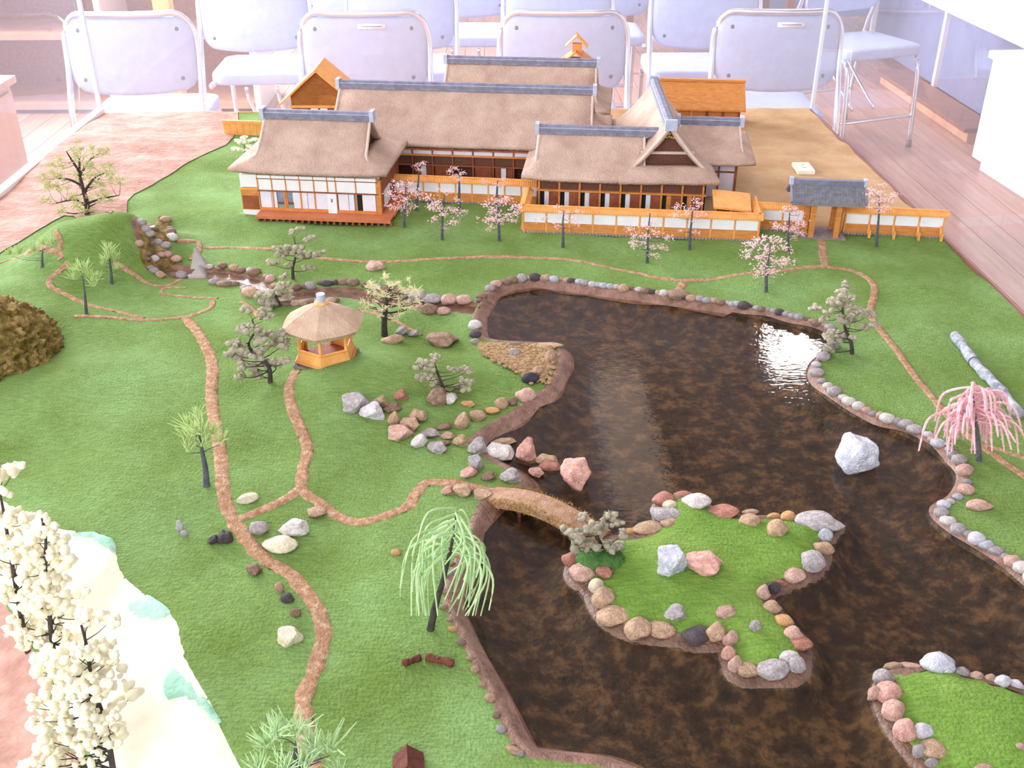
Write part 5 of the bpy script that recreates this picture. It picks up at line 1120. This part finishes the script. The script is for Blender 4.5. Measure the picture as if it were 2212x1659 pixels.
tree('pine_tree', 'bent cream pine tree on the headland slope', (955, 850), [(957, 838), (952, 822), (945, 805), (940, 788)], [(905, 790, 26), (912, 778, 24), (925, 772, 26), (940, 770, 22), (908, 803, 24), (918, 815, 22), (925, 800, 24), (930, 785, 24), (935, 825, 20), (945, 832, 18), (975, 788, 18), (983, 792, 16), (1000, 800, 22), (1010, 812, 22), (1014, 825, 22), (1008, 838, 22), (990, 845, 20), (975, 842, 18), (1000, 828, 18)], 'pad', PINEC, BARK, .0034, G2, seed=7, gz=.85)
tree('pine_tree', 'cream pine tree on the right shore of the pond', (1841, 764), [(1838, 740), (1828, 715), (1822, 690), (1820, 655), (1825, 635)], [(1815, 626, 28), (1835, 632, 26), (1805, 640, 26), (1842, 648, 24), (1798, 650, 24), (1820, 655, 26), (1762, 664, 26), (1785, 662, 26), (1805, 665, 24), (1832, 668, 26), (1850, 662, 26), (1770, 676, 20), (1812, 682, 26), (1828, 690, 28), (1850, 680, 28), (1872, 676, 28), (1880, 690, 24), (1868, 698, 26), (1850, 706, 22), (1832, 716, 20), (1800, 735, 34), (1785, 748, 30), (1815, 728, 24), (1790, 712, 22)], 'pad', PINEC, BARK, .0034, G2, seed=8, gz=.75)
tree('pine_tree', 'low cream pine tree over the island end of the bridge', (1300, 1200), [(1300, 1185), (1292, 1165), (1285, 1145), (1290, 1128)], [(1284, 1118, 28), (1302, 1130, 26), (1258, 1132, 30), (1240, 1142, 34), (1225, 1150, 28), (1262, 1152, 34), (1245, 1164, 34), (1280, 1140, 32), (1318, 1122, 30), (1332, 1128, 28), (1300, 1148, 28), (1275, 1166, 34), (1290, 1178, 26), (1318, 1168, 34), (1335, 1178, 28), (1348, 1170, 26), (1260, 1178, 26), (1312, 1185, 24)], 'pad', PINEC, BARK, .0040, G2, seed=9, gz=.8)
tree('small_white_tree', 'little white tree at the left end of the left house', (527, 346), [(528, 330), (528, 315)], cloud(528, 312, 26, 18, 9, 12, 20, 51), 'pad', BLOS, BARKG, .0020, None, seed=10, gz=.7)
G3 = 'pale green spiky trees'
tree('broad_green_tree', 'wide yellow-green tree crowning the mound at left', (186, 464), [(188, 440), (180, 410), (172, 380), (172, 345)], cloud(180, 385, 84, 72, 66, 22, 38, 61, .40), 'needle', mat('yellow_green_leaf', (186, 188, 128), (214, 214, 164), .95, 120, spec=.1), BARK, .0058, G3, dj=.8, seed=11, limbs=([(188, 446), (160, 432), (118, 440)], [(187, 440), (218, 430), (256, 424)], [(182, 415), (204, 385), (230, 368)], [(178, 402), (150, 388), (120, 385)], [(173, 378), (192, 348), (208, 335)], [(172, 372), (152, 345), (140, 330)]))
tree('spiky_tree', 'pale spiky tree in the left valley, nearer the waterfall', (241, 612), [(240, 590), (237, 565), (236, 545)], [(236, 555, 62), (226, 562, 46), (250, 560, 50), (236, 545, 56), (252, 582, 34), (222, 575, 30)], 'spike', PALEG, BARKG, .0030, G3, seed=12, dj=.4)
tree('spiky_tree', 'thin pale tree beside the path in the left valley', (186, 677), [(185, 650), (182, 628), (178, 600)], [(172, 590, 70), (185, 585, 60), (205, 615, 50), (165, 600, 50), (215, 600, 40), (192, 600, 50)], 'spike', PALEG, BARKG, .0028, G3, seed=13, dj=.4)
tree('spiky_tree', 'faint pale tree on the far left slope', (90, 576), [(92, 555), (92, 540)], [(70, 545, 50), (100, 535, 50), (118, 525, 46), (45, 545, 50), (20, 552, 46), (90, 530, 46)], 'spike', PALEG, BARKG, .0026, G3, seed=14, dj=.4)
tree('spiky_tree', 'pale green spiky tree standing left of the winding path', (446, 1050), [(443, 1015), (438, 975), (430, 940)], [(425, 930, 84), (405, 935, 76), (440, 925, 80), (395, 955, 70), (420, 950, 76), (455, 945, 76), (470, 965, 66), (408, 968, 60), (440, 960, 66), (425, 905, 60)], 'spike', PALEG, BARKG, .0044, G3, seed=15, dj=.6)
tree('spiky_shrub', 'big pale green spiky shrub at the bottom edge', (655, 1730), [(648, 1680), (640, 1640), (640, 1610)], [(600, 1590, 130), (640, 1575, 130), (575, 1620, 120), (680, 1600, 130), (710, 1630, 120), (620, 1630, 120), (660, 1640, 130), (560, 1650, 110), (600, 1560, 100), (690, 1650, 110), (735, 1660, 90)], 'spike', mat('mint_green_shoot', (164, 200, 140), (206, 226, 180), .9, 90, spec=.1), BARKG, .0055, G3, seed=16, dj=.6)
G4 = 'cream blossom trees on the bare slope'
def btree(label, base, trunk, clouds, seed): tree('blossom_tree', label, base, trunk, clouds, 'ball', BLOS, BARK, .0030, G4, 'blossom_cluster', seed=seed, dj=.5)
btree('cream blossom tree cut by the left edge of the picture', (60, 1410), [(45, 1330), (25, 1220), (8, 1120), (0, 1060)], cloud(2, 1025, 22, 30, 6, 22, 34, 71)+cloud(25, 1200, 48, 100, 26, 22, 38, 72, .6)+cloud(60, 1330, 40, 50, 12, 22, 36, 73), 17)
btree('tall cream blossom tree in the middle of the bare slope', (122, 1450), [(114, 1390), (104, 1300), (98, 1220), (100, 1160), (90, 1120)], cloud(95, 1210, 45, 90, 30, 20, 38, 74, .6)+cloud(125, 1350, 80, 80, 36, 20, 36, 75, .6), 18)
btree('nearest cream blossom tree at the bottom left', (252, 1720), [(240, 1640), (228, 1570), (200, 1480), (188, 1400), (176, 1350)], cloud(175, 1430, 80, 70, 34, 22, 38, 76, .6)+cloud(170, 1540, 105, 90, 52, 22, 40, 77, .6)+cloud(110, 1630, 40, 36, 9, 24, 40, 78), 19)

def fronds(name, label, base, trunk, items, fm, bark, r0, fr, nseg=10, group=None, seed=1, fuzz=0):
    r = random.Random(seed); b0 = T(*base); e = empty(name, b0); tag(e, label, 'tree', group)
    def up(u, v, j=0):
        q = PY(u, v, b0.y+j); return q-b0
    bm = bmesh.new(); tpc = catmull([Vector((0, 0, -.004))]+[up(u, v) for u, v in trunk], 5); n_ = len(tpc); tube(bm, tpc, [r0*(1-.86*i/(n_-1)) for i in range(n_)], 7)
    fr_b = []
    for (s, m_, en, j) in items:
        a = up(*s, j*.25); b_ = up(*m_, j*.7); c_ = up(*en, j); fr_b.append((a, b_, c_))
        k0 = min(tpc[n_//2:], key=lambda p: (p-a).length); fr_b[-1] = (k0, a, b_, c_)
    mesh_obj('trunk', bm, bark, e, True)
    for q4 in fr_b:
        bm = bmesh.new(); pts = catmull(q4, nseg//2); N_ = len(pts)
        tube(bm, pts, [fr*(.55+.9*math.sin(math.pi*min(1, .15+.75*i/(N_-1)))) for i in range(N_)], 5)
        if fuzz:
            for i in range(N_*fuzz):
                q = pts[r.randrange(N_)].lerp(pts[r.randrange(N_)], 0); q = pts[min(N_-2, int(r.random()*(N_-1)))].lerp(pts[min(N_-1, 1+int(r.random()*(N_-1)))], 0)+Vector((r.gauss(0, 1), r.gauss(0, 1), r.gauss(0, 1)))*fr*.5
                d = Vector((r.gauss(0, 1), r.gauss(0, 1), r.gauss(-.4, .7))).normalized()*fr*2.2; s_ = d.orthogonal().normalized()*fr*.45; bm.faces.new([bm.verts.new(q-s_), bm.verts.new(q+s_), bm.verts.new(q+d)])
        mesh_obj('frond', bm, fm, e, not fuzz)
    return e
r = random.Random(5); it = []
for k in range(56):
    c_ = r.uniform(-1, 1); s = (983+c_*r.uniform(28, 78), 1090+abs(c_)*40+r.uniform(0, 90))
    if c_ < .12: en = (s[0]-r.uniform(14, 84), s[1]+r.uniform(70, 195)); m_ = (s[0]*.5+en[0]*.5-r.uniform(6, 24), s[1]*.70+en[1]*.30-r.uniform(0, 16))
    else: en = (s[0]+r.uniform(-46, 26), s[1]+r.uniform(70, 190)); m_ = (max(s[0], en[0])+r.uniform(2, 20), s[1]*.62+en[1]*.38)
    en = (min(max(en[0], 846), 1062), min(en[1], 1330)); m_ = (min(max(m_[0], 850), 1068), m_[1]); it.append((s, m_, en, r.uniform(-.06, .06)))
fronds('willow_tree', 'green weeping willow on the lawn by the pond shore', (928, 1360), [(940, 1310), (955, 1260), (970, 1200), (980, 1150), (985, 1110)], it, WILLOW, BARK, .0040, .00075, seed=6, fuzz=1)
r = random.Random(9); it = []
for k in range(74):
    a = r.uniform(-1, 1); s = (2103+a*r.uniform(15, 66), 824+abs(a)*20+r.uniform(0, 74)); en = (s[0]+a*r.uniform(20, 70)+r.uniform(-12, 12), s[1]+r.uniform(42, 96)); en = (en[0], min(en[1], 980)); m_ = (s[0]*.48+en[0]*.52+a*8, s[1]*.72+en[1]*.28-3); it.append((s, m_, en, r.uniform(-.06, .06)))
fronds('weeping_cherry_tree', 'pink weeping tree on the right lawn', (2116, 995), [(2113, 960), (2108, 915), (2103, 870), (2100, 830)], it, PINKW, BARKG, .0040, .0011, seed=7, fuzz=7)
# island bush
p = T(1298, 1212); o = dome('green_bush', (p.x, p.y, Hs(p.x, p.y)-.002), .026, .022, .016, SHRUB, None, .14, 30, 4); tag(o, 'round dark green mossy bush on the island beside the bridge', 'bush')
for k in range(0): pass
